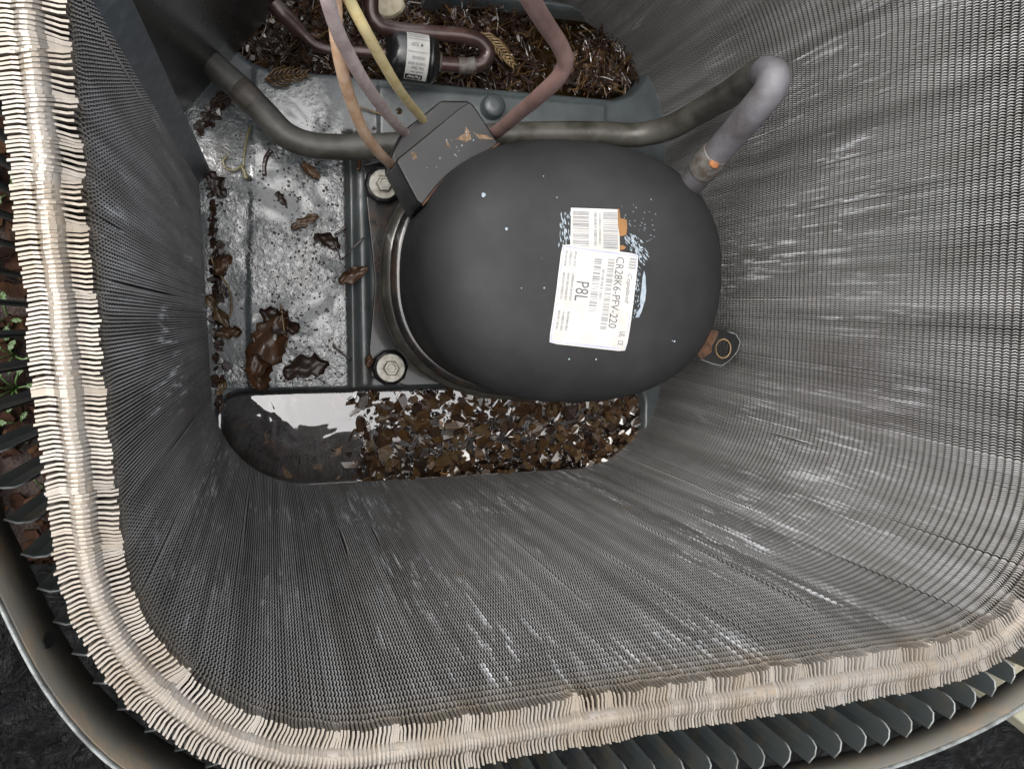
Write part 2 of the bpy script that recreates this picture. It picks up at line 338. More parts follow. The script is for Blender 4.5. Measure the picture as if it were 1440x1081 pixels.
# mulch on the soil beside the cabinet, with a few weeds
spots = []
for _ in range(2600):
    x = random.uniform(-.75, -.16); y = random.uniform(-.33, .5)
    spots.append((random.choice(CHIPS), random.choice((0, 0, 3, 3, 1)), (x, y, GZ + random.uniform(-.004, .016)), random.uniform(.012, .035),
                  (random.uniform(-.5, .5), random.uniform(-.5, .5), random.uniform(0, 6.3))))
tag(scatter_stuff('mulch', CHIPS, spots, M_MULCH), 'dark brown bark mulch covering the soil beside the louvered panel', 'mulch')
gl_me = leaf_mesh(50, M_GREEN, 0, .3, .55)
for k, (u, v, n) in enumerate([(6, 450, 4), (10, 500, 5), (12, 548, 7), (22, 597, 3), (8, 265, 4), (50, 690, 2)]):
    c = P(u, v, GZ + .03); t = empty('weed', (c.x, c.y, GZ)); mb = MB()
    tag(t, 'small green weed sprouting from the bark mulch beside the louvers', 'weed', 'weeds in the mulch by the louvers')
    for q in range(n):
        a = 6.283*q/n + k; r_ = random.uniform(.012, .028); h = random.uniform(.022, .04)
        o = bpy.data.objects.new('leaf', gl_me); col.objects.link(o); o.parent = t; o.location = (r_*math.cos(a), r_*math.sin(a), h)
        o.rotation_euler = (random.uniform(-.3, .3), random.uniform(-.4, .1), a); o.scale = (random.uniform(.010, .018),)*3
        V, F = tube(smooth_path([(0, 0, -.005), (r_*.4*math.cos(a), r_*.4*math.sin(a), h*.7), (r_*math.cos(a), r_*math.sin(a), h)], 4), .0012, 5); mb.add(V, F)
    mb.build('stem', M_GREEN, t, True)

# ------------------------------------------------------------------ base pan (one pressed sheet: plateau, two troughs, ribs, pads)
def rbox(X, Y, x0, x1, y0, y1, r):
    qx = np.abs(X - (x0+x1)/2) - (x1-x0)/2 + r; qy = np.abs(Y - (y0+y1)/2) - (y1-y0)/2 + r
    return np.minimum(np.maximum(qx, qy), 0) + np.hypot(np.maximum(qx, 0), np.maximum(qy, 0)) - r
def sstep(a, b, x): t = np.clip((x-a)/(b-a), 0, 1); return t*t*(3 - 2*t)
class Trough(tuple): pass
TR_LO = Trough((-.078, .484, -.230, -.080, .034)); TR_UP = Trough((-.060, .486, .296, .408, .06))
_rb0 = rbox
def rbox(X, Y, x0, x1, y0, y1, r):
    d = _rb0(X, Y, x0, x1, y0, y1, r)
    return np.maximum(d, _rb0(X, Y, -.088, .512, -.205, .42, .118)) if (x0, y0) == (-.078, -.230) else d
PZ = .030
def pan_h(X, Y):
    Z = np.full_like(X, PZ)
    for t in (TR_LO, TR_UP): Z -= .038*(1 - sstep(-.014, .002, rbox(X, Y, *t)))
    # upright rib between the wet panel and the compressor platform: groove then rounded bead
    inY = sstep(-.085, -.075, Y)*(1 - sstep(.225, .235, Y))
    Z -= .007*np.exp(-((X - .0855)/.0045)**4)*inY
    Z += .005*np.exp(-((X - .0985)/.0065)**4)*inY
    # embossed rectangle and the stiffening step at the back of the platform
    Z += .004*(1 - sstep(-.004, .001, rbox(X, Y, .118, .4205, .196, .2905, .006)))
    # shallow step on the left panel
    Z += .0015*sstep(-.040, -.034, X - .25*np.clip(Y - .02, 0, 1)*.2)
    # turned-up rim that carries the coil
    Z -= .034*sstep(.016, .026, rbox(X, Y, -.083, .507, -.20, .413, .115))
    return Z
NX, NY = 330, 330
pan = sheet('base_pan', -.17, .60, -.28, .52, NX, NY, pan_h, M_PAN)
X, Y = np.meshgrid(np.linspace(-.17, .60, NX), np.linspace(-.28, .52, NY))
wet = sstep(.097, .076, X)*.0 + (1 - sstep(.070, .082, X))*(sstep(-.088, -.07, Y))
wet = np.clip(wet*(1 - .8*sstep(.22, .30, Y)) + .18, 0, 1)
at = pan.data.attributes.new('wet', 'FLOAT', 'POINT'); at.data.foreach_set('value', wet.ravel().astype(np.float32))
sol = pan.modifiers.new('gauge', 'SOLIDIFY'); sol.thickness = .002; sol.offset = -1
tag(pan, 'dark grey pressed steel base pan, wet and littered, under the compressor', 'base pan')
V, F = lathe((.407, .264, PZ + .0043), [(.0055, 0), (.0055, .0003)], 20); obj('drain_hole', V, F, M_INKB, pan)
V, F = lathe((.262, .272, PZ + .003), [(.017, 0), (.0155, .002), (.014, .016), (.0125, .0185), (.004, .019)], 28); obj('pressed_stud', V, F, M_PAN, pan, True)
for (u, v, r) in [(561, 157, .0055), (541, 184, .0035), (526, 180, .002), (578, 143, .003)]:
    c = P(u, v, PZ + .004); V, F = lathe((c.x, c.y, PZ + .0038), [(r, 0), (r*.95, r*.16), (r*.7, r*.34), (r*.35, r*.44), (r*.05, r*.46)], 18)
    tag(obj('water_drop', V, F, M_WATER2, None, True), 'round water drop beaded on the grey pan behind the terminal box', 'water drop', 'water drops on the pan')

# water standing in the two troughs
def pool(name, t, z, mat, n=110, m=36, margin=.0):
    x0, x1, y0, y1, r = t; Xs = np.linspace(x0 - margin, x1 + margin, n); Ys = np.linspace(y0 - margin, y1 + margin, m); V = []; idx = {}
    for j, y in enumerate(Ys):
        for i, x in enumerate(Xs):
            d = float(rbox(np.array(x), np.array(y), *t))
            if d < .002:
                e = 1 - min(1, max(0, (-d)/.006)); idx[i, j] = len(V); V.append((x, y, z + .0016*e*e))
    F = [(idx[i, j], idx[i+1, j], idx[i+1, j+1], idx[i, j+1]) for j in range(m-1) for i in range(n-1) if all(k in idx for k in ((i, j), (i+1, j), (i+1, j+1), (i, j+1)))]
    return obj(name, V, F, mat, None, True)
WZ = .0185
tag(pool('water', TR_LO, WZ, M_WATER, 200, 60), 'brown rainwater standing over bark chips in the near trough', 'water', kind='structure')
tag(pool('water', TR_UP, .010, M_WATER2, 120, 40), 'rust brown water standing in the far trough under leaf litter', 'water', kind='structure')

# ------------------------------------------------------------------ condenser coil
CH, ZB = .62, .004; TH = .028; PITCH = .0019
def contour(z):
    k = z/CH; l = lambda a, b: a + (b - a)*k
    xl0, xl, yb, xr, yt = -.087, l(-.081, -.0725), l(-.200, -.2055), .507, .413
    r1, r2, r3 = .115, l(.13, .105), .17
    segs = [('l', (xl0, .165), (xl, yb + r1)), ('a', (xl + r1, yb + r1), r1, math.pi, 1.5*math.pi), ('l', (xl + r1, yb), (xr - r2, yb)),
            ('a', (xr - r2, yb + r2), r2, 1.5*math.pi, 2*math.pi), ('l', (xr, yb + r2), (xr, yt - r3)), ('a', (xr - r3, yt - r3), r3, 0, .5*math.pi), ('l', (xr - r3, yt), (.215, yt))]
    return segs
def seglen(s): return math.hypot(s[2][0] - s[1][0], s[2][1] - s[1][1]) if s[0] == 'l' else s[2]*(s[4] - s[3])
def samp(segs, i, t):
    s = segs[i]
    if s[0] == 'l':
        d = np.array(s[2]) - np.array(s[1]); L = np.linalg.norm(d); d = d/L
        return np.array(s[1]) + d*L*t, np.array([d[1], -d[0]]), d      # point, outward normal, tangent
    a = s[3] + (s[4] - s[3])*t; n = np.array([math.cos(a), math.sin(a)]); return np.array(s[1]) + s[2]*n, n, np.array([-n[1], n[0]])
C0, C1 = contour(0), contour(CH); L0 = [seglen(s) for s in C0]; LT = sum(L0)
def at_s(s):
    i = 0
    while i < len(L0) - 1 and s > L0[i]: s -= L0[i]; i += 1
    t = s/L0[i]; p0, n0, t0 = samp(C0, i, t); p1, n1, t1 = samp(C1, i, t); return p0, p1, n0, t0
NF = int(LT/PITCH)
# crushed spots along the top edge: (position along the coil, half width, pull of inner side, pull of outer side)
DAMAGE = [(.045, .010, .75, 0), (.066, .007, .8, 0), (.083, .006, .8, 0), (.098, .009, .85, 0), (.121, .006, .75, .2), (.150, .005, .5, 0), (.19, .006, .5, .5), (.233, .006, .8, .7),
          (.262, .012, .5, 0), (.33, .010, .75, 0), (.372, .006, .6, 0), (.41, .008, .55, 0), (.44, .007, .6, .2), (.476, .005, .4, .4), (.535, .012, .95, .1), (.555, .007, .9, 0),
          (.59, .005, .5, .5), (.615, .006, .7, .3), (.64, .008, .9, 0), (.655, .006, .8, .5), (.675, .009, .95, 0), (.70, .009, .9, .5), (.722, .008, .85, .6), (.745, .009, .95, .5),
          (.77, .010, .95, .9), (.79, .008, .95, .6), (.81, .010, .95, .8), (.835, .009, .9, .5), (.86, .009, .9, .7), (.89, .009, .9, .5), (.93, .009, .9, .5)]
def vnoise(s, f, seed):
    r = np.random.default_rng(seed); g = r.uniform(-1, 1, 4000); x = s*f; i = int(x); t = x - i; t = t*t*(3-2*t); return g[i]*(1-t) + g[i+1]*t
ZZ = np.linspace(ZB, CH - .008, 365); UCOL = np.linspace(0, 1, 11)
THK = .00038
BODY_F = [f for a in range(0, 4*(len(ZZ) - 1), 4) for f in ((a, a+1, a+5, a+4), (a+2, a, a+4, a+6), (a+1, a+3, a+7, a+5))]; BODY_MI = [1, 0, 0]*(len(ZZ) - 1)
def fin_geo(idx):
    s = (idx + .5)*PITCH; p0, p1, n, t = at_s(s); rr = np.random.default_rng(idx)
    A = B = 0.; flat = 0.
    for s0, w, a, b in DAMAGE:
        d = s - s0; g = math.exp(-(d/w)**2); A -= d*a*g*1.05; B -= d*b*g; flat += g*a
    flat = min(flat, 1)
    hv = 1 + 2.2*max(0, min(1, (s - .58)/.1))
    A += .0006*vnoise(s, 70, 1)*hv + .0016*vnoise(s, 22, 2) + rr.normal(0, .00010); B += .0006*vnoise(s, 60, 3) + .0012*vnoise(s, 25, 4) + rr.normal(0, .00013)
    din = .0008*vnoise(s, 120, 5) + rr.normal(0, .0004) - .0014*flat*vnoise(s, 160, 6); dout = .0012*vnoise(s, 40, 7) + rr.normal(0, .0005)
    ztop = rr.normal(0, .0003) - .0015*flat
    jit = rr.normal(0, .00008)
    bz, bw, ba = (rr.uniform(.1, .58), rr.uniform(.02, .12), rr.choice((-1, 1))*rr.uniform(.0006, .0012)) if rr.random() < .028 else (0, 1, 0)
    def lat(z, u, zig):
        k = np.clip((z - (CH - .035))/.035, 0, 1)**2
        return k*(A*(1-u)**1.4 + B*u**1.4) + jit + zig
    def pt(z, u, side, zig, dz=0.):
        k = np.clip((z - (CH - .03))/.03, 0, 1)**2
        c = p0 + (p1 - p0)*(z/CH); o = c + n*(TH*u + k*((1-u)*din + u*dout)) + t*(lat(z, u, zig) + side*THK)
        return (o[0], o[1], z + dz)
    V = []; F = []; UV = []; MI = []
    # body: zigzag inner edge, two side faces
    J = np.arange(len(ZZ)); zg = .00060*np.array((1, 0, -1, 0))[J % 4]; ue = .024*np.array((0, 1, 0, -1))[J % 4]
    k2 = np.clip((ZZ - (CH - .035))/.035, 0, 1)**2; k3 = np.clip((ZZ - (CH - .03))/.03, 0, 1)**2
    cen = p0[None] + (p1 - p0)[None]*(ZZ/CH)[:, None]; blk = np.zeros((len(ZZ), 4, 3))
    for q_, (u_, sd_, zf) in enumerate(((ue, -1, 1), (ue, 1, 1), (.45 + 0*ue, -1, .5), (.45 + 0*ue, 1, .5))):
        la = k2*(A*(1 - u_)**1.4 + B*np.maximum(u_, 0)**1.4) + jit + zg*zf + sd_*THK + ba*np.exp(-((ZZ - bz)/bw)**4)*(1 - u_)
        blk[:, q_, :2] = cen + n[None]*(TH*u_ + k3*((1 - u_)*din + u_*dout))[:, None] + t[None]*la[:, None]; blk[:, q_, 2] = ZZ
    V = [tuple(x) for x in blk.reshape(-1, 3)]; UV = [(s, z) for z in ZZ for _ in range(4)]
    F += BODY_F; MI += BODY_MI
    # outer half: one plain sheet
    m = len(V); V += [pt(ZB, .45, 0, 0), pt(ZB, 1, 0, 0), pt(CH - .008, .45, 0, 0), pt(CH - .008, 1, 0, 0)]; UV += [(s, ZB)]*2 + [(s, CH - .01)]*2; F.append((m, m+1, m+3, m+2))
    # top: corrugated across its depth, raised where the tube collar sits
    b = len(V); rows = [(CH - .008, 0.), (CH - .003, .6), (CH, 1.)]
    for z, k in rows:
        for u in UCOL:
            sw = .00050*math.sin(2*math.pi*(u*2.1 + .1))*(1 - .85*math.exp(-((u - .5)/.17)**4))
            dz = k*(.0032*math.exp(-((u - .5)/.16)**4) + ztop*(1-u) - .003*flat*(1-u)**3)
            V += [pt(z, u, -1.5, sw*k, dz), pt(z, u, 1.5, sw*k, dz)]; UV += [(s, z)]*2
    nu = len(UCOL)
    for j in range(2):
        for i in range(nu - 1):
            q = b + 2*(j*nu + i); r = q + 2*nu; F += [(q, q+2, r+2, r), (q+3, q+1, r+1, r+3)]
        q = b + 2*j*nu; F.append((q+1, q, q+2*nu, q+2*nu+1)); q = b + 2*(j*nu + nu - 1); F.append((q, q+1, q+2*nu+1, q+2*nu))
    q0 = b + 4*nu
    for i in range(nu - 1): q = q0 + 2*i; F.append((q, q+2, q+3, q+1))
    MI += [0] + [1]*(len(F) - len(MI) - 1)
    return V, F, UV, MI
coil = empty('condenser_coil', (.2, -.22, 0)); coil.matrix_world = Matrix.Translation((.2, -.22, 0))
tag(coil, 'tall rounded aluminium fin coil wrapped around the compressor, its top fins bent and crushed', 'condenser coil')
off = np.array((.2, -.22, 0)); restV, restF, restUV, restMI = [], [], [], []
I0 = int(.03/PITCH); I1 = I0 + 300
for i in range(NF):
    V, F, UV, MI = fin_geo(i); V = (np.array(V) - off).tolist()
    if I0 <= i < I1: obj('fin', V, F, [M_FIN, M_FINEDGE], coil, False, UV, MI)
    else:
        n = len(restV); restV += V; restUV += UV; restMI += MI; restF += [tuple(k + n for k in f) for f in F]
tag(obj('fin_pack', restV, restF, [M_FIN, M_FINEDGE], coil, False, restUV, restMI), kind='stuff'); del restV, restF, restUV
M_TUBE = simple('tube_collar_aluminium', (.38, .35, .315), .5, .4, (.36, .29, .21), 60, .4, .65)
for r in range(14):
    z = CH - .0040 - r*.045; path = []
    for s in np.linspace(.003, LT - .003, 150):
        p0, p1, n, t = at_s(s); c = p0 + (p1 - p0)*z/CH + n*TH*.5; path.append(Vector((c[0] - .2, c[1] + .22, z)))
    V, F = tube(path, .0060, 14 if r == 0 else 6); obj('tube', V, F, M_TUBE, coil, True)

# ------------------------------------------------------------------ louvered cabinet panel outside the coil
LZ = .58
lp = [(-.215, .34), (-.198, .15), (-.178, .03), (-.152, -.075), (-.1335, -.129), (-.1167, -.174), (-.099, -.206), (-.0805, -.2287), (-.03, -.268), (.06, -.298), (.20, -.312), (.32, -.3125), (.427, -.305), (.524, -.28), (.60, -.235), (.64, -.15), (.65, 0)]
LP = smooth_path([(x, y, 0) for x, y in lp], 24)
dl = [0.]
for a, b in zip(LP, LP[1:]): dl.append(dl[-1] + (b - a).length)
def lpt(s):
    i = min(max(int(np.searchsorted(dl, s)) - 1, 0), len(LP) - 2); t = (s - dl[i])/max(dl[i+1] - dl[i], 1e-9); p = LP[i].lerp(LP[i+1], t)
    j0, j1 = max(i - 6, 0), min(i + 7, len(LP) - 1); d = (LP[j1] - LP[j0]).normalized(); return p, d, Vector((-d.y, d.x, 0))   # point, tangent, inward
cab = empty('louvered_panel', (0, -.3, GZ)); tag(cab, 'grey green louvered steel side panel standing loose around the coil', 'cabinet panel')
def loc(p): return (p[0], p[1] + .3, p[2] - GZ)
def ribbon(z0, z1, mat, name, t=.0012, parent=None, out=0., step=.01):
    mb = MB(); S = np.arange(0, dl[-1], step); V = []
    for s in S:
        p, d, n = lpt(s)
        for q in (p - n*out, p - n*(out + t)): V += [loc((q.x, q.y, LZ - bandh(s) if z0 is None else z0)), loc((q.x, q.y, z1))]
    F = []
    for i in range(len(S) - 1):
        a = 4*i; F += [(a, a+4, a+5, a+1), (a+2, a+3, a+7, a+6), (a+1, a+5, a+7, a+3), (a, a+2, a+6, a+4)]
    return obj(name, V, F, mat, parent or cab, True)
bandh = lambda s_: .045 - .022*min(1, max(0, (s_ - .75)/.35))
band = ribbon(None, LZ, M_FRAME, 'top_band')
ribbon(LZ - .003, LZ + .0022, M_EDGE, 'folded_edge', .0016, None, .0013)
ribbon(GZ, GZ + .05, M_FRAME, 'bottom_band')
s = .02
while s < dl[-1] - .02:
    p, d, n = lpt(s); dirv = (n*.93 + d*.36).normalized(); V = []; W = .0165; top = LZ - bandh(s) + .004
    prof = [(0, top), (.35, top + .0015), (.7, top + .0005), (.88, top - .003), (1, top - .010)]
    q = d.cross(Vector((0, 0, 1)))
    rows = []
    for u, zt in prof:
        b = .0022*math.sin(math.pi*u)
        c = p + dirv*W*u + d*b
        rows.append((c, zt))
    th = .0007; nrm = Vector((-dirv.y, dirv.x, 0))
    for c, zt in rows:
        for sg in (-1, 1):
            k = c + nrm*th*sg; V += [loc((k.x, k.y, GZ + .05)), loc((k.x, k.y, zt))]
    F = []; n_ = len(rows)
    for i in range(n_ - 1):
        a = 4*i; F += [(a, a+1, a+5, a+4), (a+2, a+6, a+7, a+3), (a+1, a+3, a+7, a+5)]
    a = 4*(n_ - 1); F.append((a, a+1, a+3, a+2))
    bl = obj('louver_blade', V, F, M_LOUV, cab, False)
    # bare edge along the cut top of the blade
    path = [Vector(loc((c.x, c.y, zt + .0002))) for c, zt in rows]; V, F = tube(path, .00065, 6); obj('cut_edge', V, F, M_EDGE, bl, True)
    s += .0205
for u, v in ((65, 905),):
    best = min(np.arange(0, dl[-1], .004), key=lambda s_: (lpt(s_)[0].xy - P(u, v, LZ - .025).xy).length); p, d, n = lpt(best); c = p + n*.0003
    mb = MB(); rx_, rz_ = .0035, .0085; V = [loc((c.x + d.x*rx_*math.cos(a) + n.x*h, c.y + d.y*rx_*math.cos(a) + n.y*h, LZ - .024 + rz_*math.sin(a))) for h in (0, .0008) for a in np.linspace(0, 2*math.pi, 16, endpoint=False)]
    obj('screw_slot', V, [tuple(range(16, 32)), tuple(range(16))[::-1]] + [(i, (i+1) % 16, 16 + (i+1) % 16, 16 + i) for i in range(16)], M_INKB, cab)

# ------------------------------------------------------------------ corner posts and control-box wall
c = P(283, 262, .01)
po = empty('corner_post', (c.x, c.y, .01)); tag(po, 'grey folded steel corner post rising beside the dark control box wall', 'post')
ang = R_(50)
MB().box((.0035, .006, .30), (.026, .0022, .60), ang).build('face', M_POST, po, bevel=.0008)
MB().box((-.0115, -.0075, .30), (.0022, .020, .60), ang).build('flange', M_POST, po, bevel=.0008)
c = P(606, 20, .005); po = empty('coil_end_post', (c.x, c.y, .0)); tag(po, 'grey steel post at the far end of the coil by the pale stone', 'post')
MB().box((0, .004, .30), (.030, .0025, .60), R_(12)).build('face', M_POST, po, bevel=.0008)
MB().box((-.0135, .014, .30), (.0025, .022, .60), R_(12)).build('flange', M_POST, po, bevel=.0008)
ctl = empty('control_box_wall', (-.05, .29, PZ)); tag(ctl, 'dark grey sheet steel control box wall standing on the pan beside the corner post', 'control box')
a0, a1 = Vector((-.118, .215)), Vector((.075, .452)); dv = (a1 - a0).normalized(); Lw = (a1 - a0).length; mid = (a0 + a1)/2 + Vector((-dv.y, dv.x))*.003; aw = math.atan2(dv.y, dv.x)
pm = Vector((-.05, .29)); CT = .40
MB().box((mid.x - pm.x, mid.y - pm.y, CT/2 + .001), (Lw, .003, CT), aw).build('sheet', M_CTRL, ctl, bevel=.0006)
MB().box((mid.x - pm.x - dv.y*.008, mid.y - pm.y + dv.x*.008, CT + .002), (Lw, .018, .0025), aw).build('top_flange', M_EDGE, ctl, bevel=.0006)
MB().box((mid.x - pm.x - dv.y*.075, mid.y - pm.y + dv.x*.075, CT*.5 + .1), (Lw*.96, .09, CT*.9), aw).build('box_body', M_POST, ctl, bevel=.003)

# ------------------------------------------------------------------ compressor
CX, CY, RX, RY = .2875, .051, .1635, .132; ROTC = R_(-1); EXP = 2.38
comp = empty('compressor', (CX, CY, PZ)); tag(comp, 'black domed hermetic compressor bolted to the pan, white printed labels on top', 'compressor')
def ring(a, r, z, ex=EXP):
    c_, s_ = math.cos(a), math.sin(a); x = math.copysign(abs(c_)**(2/ex), c_)*RX*r; y = math.copysign(abs(s_)**(2/ex), s_)*RY*r
    return (x*math.cos(ROTC) - y*math.sin(ROTC), x*math.sin(ROTC) + y*math.cos(ROTC), z - PZ)
def shell(name, prof, mat, seg=96, capb=False):
    V = []; F = []
    for off_, z in prof:
        V += [ring(2*math.pi*k/seg, off_, z) for k in range(seg)]
    for i in range(len(prof)-1): F += [(i*seg + k, i*seg + (k+1) % seg, (i+1)*seg + (k+1) % seg, (i+1)*seg + k) for k in range(seg)]
    F.append(tuple(range((len(prof)-1)*seg, len(prof)*seg)))
    if capb: F.append(tuple(range(seg))[::-1])
    return obj(name, V, F, mat, comp, True)
ZS, ZT = .254, .326       # shoulder starts, crown
def dome_z(r):            # crown height over relative radius
    return ZS + (ZT - ZS)*max(0., 1 - min(r, 1)**3.7)**(1/2.1)
shell('lower_shell', [(.80, .048), (.93, .055), (1.0, .072), (1.01, .105), (1.0, .118)], M_SHELL, capb=True)
shell('seam_flange', [(1.0, .100), (1.07, .101), (1.088, .106), (1.09, .114), (1.075, .1195), (1.0, .121)], M_BAND)
shell('seam_bead', [(.99, .128), (1.030, .130), (1.042, .136), (1.030, .142), (.99, .144)], M_SHELL)
rs = [1.0, .9995, .997, .992, .985, .975, .96, .94, .91, .87, .82, .75, .66, .56, .45, .34, .23, .12, .05]
dome = shell('dome', [(.985, .118), (.985, .16), (.992, .20), (1.0, ZS - .01)] + [(r, dome_z(r)) for r in rs], M_DOME)
def dome_at(x, y):        # world x, y -> surface height
    dx, dy = x - CX, y - CY; lx = dx*math.cos(-ROTC) - dy*math.sin(-ROTC); ly = dx*math.sin(-ROTC) + dy*math.cos(-ROTC)
    return dome_z(min(1, ((abs(lx)/RX)**EXP + (abs(ly)/RY)**EXP)**(1/EXP)))
def on_dome(u, v):        # picture point -> point on the crown
    z = .31
    for _ in range(12): p = P(u, v, z); z = .5*z + .5*dome_at(p.x, p.y)
    return P(u, v, z)
# feet: pressed plate, rubber grommets, bolts
def feet_plate():
    mb = MB(); pl = [(.100, .192), (.145, .205), (.42, .19), (.47, .16), (.475, -.03), (.44, -.075), (.15, -.078), (.106, -.066), (.104, -.03), (.112, .05), (.104, .14)]
    return mb.prism([(x - CX, y - CY) for x, y in pl], .004, .0085).build('mounting_plate', M_SHELL, comp, bevel=.0015)
feet_plate()
for u, v, r0 in ((541, 257, 0), (551, 518, 0), (None, .165, .455), (None, -.05, .445)):
    if u: c = P(u, v, .065); bx_, by_ = c.x - CX, c.y - CY
    else: bx_, by_ = r0 - CX, v - CY
    V, F = lathe((bx_, by_, .004), [(.021, 0), (.0225, .004), (.0225, .014), (.0205, .018), (.017, .0195)], 10 if u else 16); g = obj('rubber_grommet', V, F, M_RUBBER, comp, False)
    V, F = lathe((bx_, by_, .0232), [(.0168, 0), (.0174, .0006), (.0174, .0020), (.0168, .0024), (.0105, .0024)], 40); w = obj('washer', V, F, M_ZINC, comp, False)
    V, F = lathe((bx_, by_, .0256), [(.0098, 0), (.0098, .0058), (.0086, .0072), (.0060, .0072), (.0052, .0060)], 6); obj('bolt_head', V, F, M_ZINC, w)
# lifting lug on the far side
def lug():
    A = [(972, 462), (1000, 463), (1022, 466), (1034, 470), (1040, 480), (1036, 494), (1026, 506), (1014, 514), (1000, 511), (985, 505), (968, 503)]
    zl = .235; outer = [P(u, v, zl) for u, v in A]; outer[0] = P(940, 452, zl); outer[-1] = P(935, 500, zl)
    hc = P(1016, 490, zl); bm = bmesh.new(); hole = [Vector((hc.x + .0088*math.cos(a), hc.y + .0098*math.sin(a), zl)) for a in np.linspace(0, 2*math.pi, 20, endpoint=False)]
    vo = [bm.verts.new((p.x - CX, p.y - CY, zl - PZ)) for p in outer]; vh = [bm.verts.new((p.x - CX, p.y - CY, zl - PZ)) for p in hole]
    eo = [bm.edges.new((vo[i], vo[(i+1) % len(vo)])) for i in range(len(vo))]; eh = [bm.edges.new((vh[i], vh[(i+1) % 20])) for i in range(20)]
    bmesh.ops.triangle_fill(bm, use_beauty=True, edges=eo + eh)
    bmesh.ops.recalc_face_normals(bm, faces=bm.faces)
    me = bpy.data.meshes.new('lifting_lug'); bm.to_mesh(me); me.materials.append(M_BOX); o = link(bpy.data.objects.new('lifting_lug', me), comp)
    so = o.modifiers.new('t', 'SOLIDIFY'); so.thickness = .003; so.offset = 0
    V, F = [], []
    for k in range(20): V += [(hole[k].x - CX, hole[k].y - CY, zl - PZ + .0016), ((hole[k].x - hc.x)*1.16 + hc.x - CX, (hole[k].y - hc.y)*1.16 + hc.y - CY, zl - PZ + .0019)]
    F = [(2*k, 2*k+1, (2*k+3) % 40, (2*k+2) % 40) for k in range(20)]; obj('hole_rim', V, F, M_STRAW, o)
    ru = [P(u, v, zl) for u, v in ((945, 454), (985, 463), (1009, 465), (1007, 474), (1000, 486), (999, 495), (985, 505))]
    obj('rust_patch', [(p.x - CX, p.y - CY, zl - PZ + .0021) for p in ru], [tuple(range(7))[::-1]], M_RUST, o)
    mb = MB(); ed = [outer[k] for k in range(2, 10)]; V, F = tube([Vector((p.x - CX, p.y - CY, zl - PZ + .001)) for p in ed], .0008, 6); mb.add(V, F).build('bare_edge', M_EDGE, o)
lug()
# labels on the crown
def dome_patch(name, pts, lift, mat, parent, thick=True):
    V, F = [], []
    for p in pts: V.append((p[0] - CX, p[1] - CY, dome_at(p[0], p[1]) - PZ + lift))
    return obj(name, V, [tuple(range(len(V)))], mat, parent)
class Frame:               # a label's own plane, laid onto the crown
    def __init__(s, tl, tr, br, bl): s.c = [on_dome(*q).xy for q in (tl, tr, br, bl)]
    def xy(s, a, b):       # a: along reading direction (down), b: to the right
        tl, tr, br, bl = s.c; return tl*(1-a)*(1-b) + tr*(1-a)*b + br*a*b + bl*a*(1-b)
    def pt(s, a, b, lift): p = s.xy(a, b); return (p.x - CX, p.y - CY, dome_at(p.x, p.y) - PZ + lift)
    def grid(s, name, a0, a1, b0, b1, lift, mat, parent, n=10, rc=0.):
        V = []
        for i in range(n+1):
            for j in range(n+1):
                a, b = i/n, j/n
                if rc:  # slightly rounded corners
                    for ia, ib in ((0, 0), (0, n), (n, 0), (n, n)):
                        if (i, j) == (ia, ib): a += (rc if ia == 0 else -rc); b += (rc if ib == 0 else -rc)
                V.append(s.pt(a0 + (a1-a0)*a, b0 + (b1-b0)*b, lift))
        return obj(name, V, [(i*(n+1) + j, (i+1)*(n+1) + j, (i+1)*(n+1) + j+1, i*(n+1) + j+1) for i in range(n) for j in range(n)], mat, parent, True)
    def bars(s, name, a0, a1, b0, b1, n, lift, mat, parent, vertical=False):
        V, F = [], []; x = 0.; rr = random.Random(n)
        while x < 1:
            w = rr.choice((.3, .5, .8))/n; 
            for aa, bb in ((x, 0), (min(x+w, 1), 0), (min(x+w, 1), 1), (x, 1)): V.append(s.pt(a0 + (a1-a0)*aa, b0 + (b1-b0)*bb, lift))
            k = len(V); F.append((k-4, k-3, k-2, k-1)); x += w + rr.choice((.3, .5, .9))/n
        return obj(name, V, F, mat, parent)
    def text(s, name, body, a0, a1, b, h, lift, mat, parent, shear=0., hs=None):
        cu = bpy.data.curves.new('t', 'FONT'); cu.body = body; cu.size = 1; cu.shear = shear; cu.resolution_u = 3
        to = bpy.data.objects.new('t', cu); col.objects.link(to); bpy.context.view_layer.update()
        me = bpy.data.meshes.new_from_object(to.evaluated_get(bpy.context.evaluated_depsgraph_get())); col.objects.unlink(to); bpy.data.objects.remove(to)
        xs = [v.co.x for v in me.vertices]; ys = [v.co.y for v in me.vertices]; x0, x1, y0, y1 = min(xs), max(xs), min(ys), max(ys)
        V = [s.pt(a0 + (a1-a0)*(v.co.x - x0)/(x1-x0), b + h*((v.co.y - y0)/(y1-y0)), lift) for v in me.vertices]
        F = [tuple(p.vertices) for p in me.polygons]; bpy.data.meshes.remove(me); return obj(name, V, F, mat, parent)
q = lambda x, y: (740 + x/4.323, 260 + y/4.323)
U = Frame(q(270, 140), q(562, 150), q(568, 405), q(266, 385))
lb = U.grid('barcode_label', 0, 1, 0, 1, .0005, M_PAPER, comp)
U.bars('barcode', .08, .98, .04, .37, 26, .0008, M_INKL, lb); U.bars('barcode', .08, .98, .66, .96, 24, .0008, M_INKL, lb)
U.bars('fine_print', .1, .9, .47, .53, 34, .0008, M_INKL, lb); U.bars('fine_print', .12, .86, .57, .61, 38, .0008, M_INKL, lb)
T = Frame(q(215, 358), q(682, 422), q(602, 1014), q(132, 962))
lb2 = T.grid('rating_label', 0, 1, 0, 1, .0010, M_PAPER, comp, rc=.012)
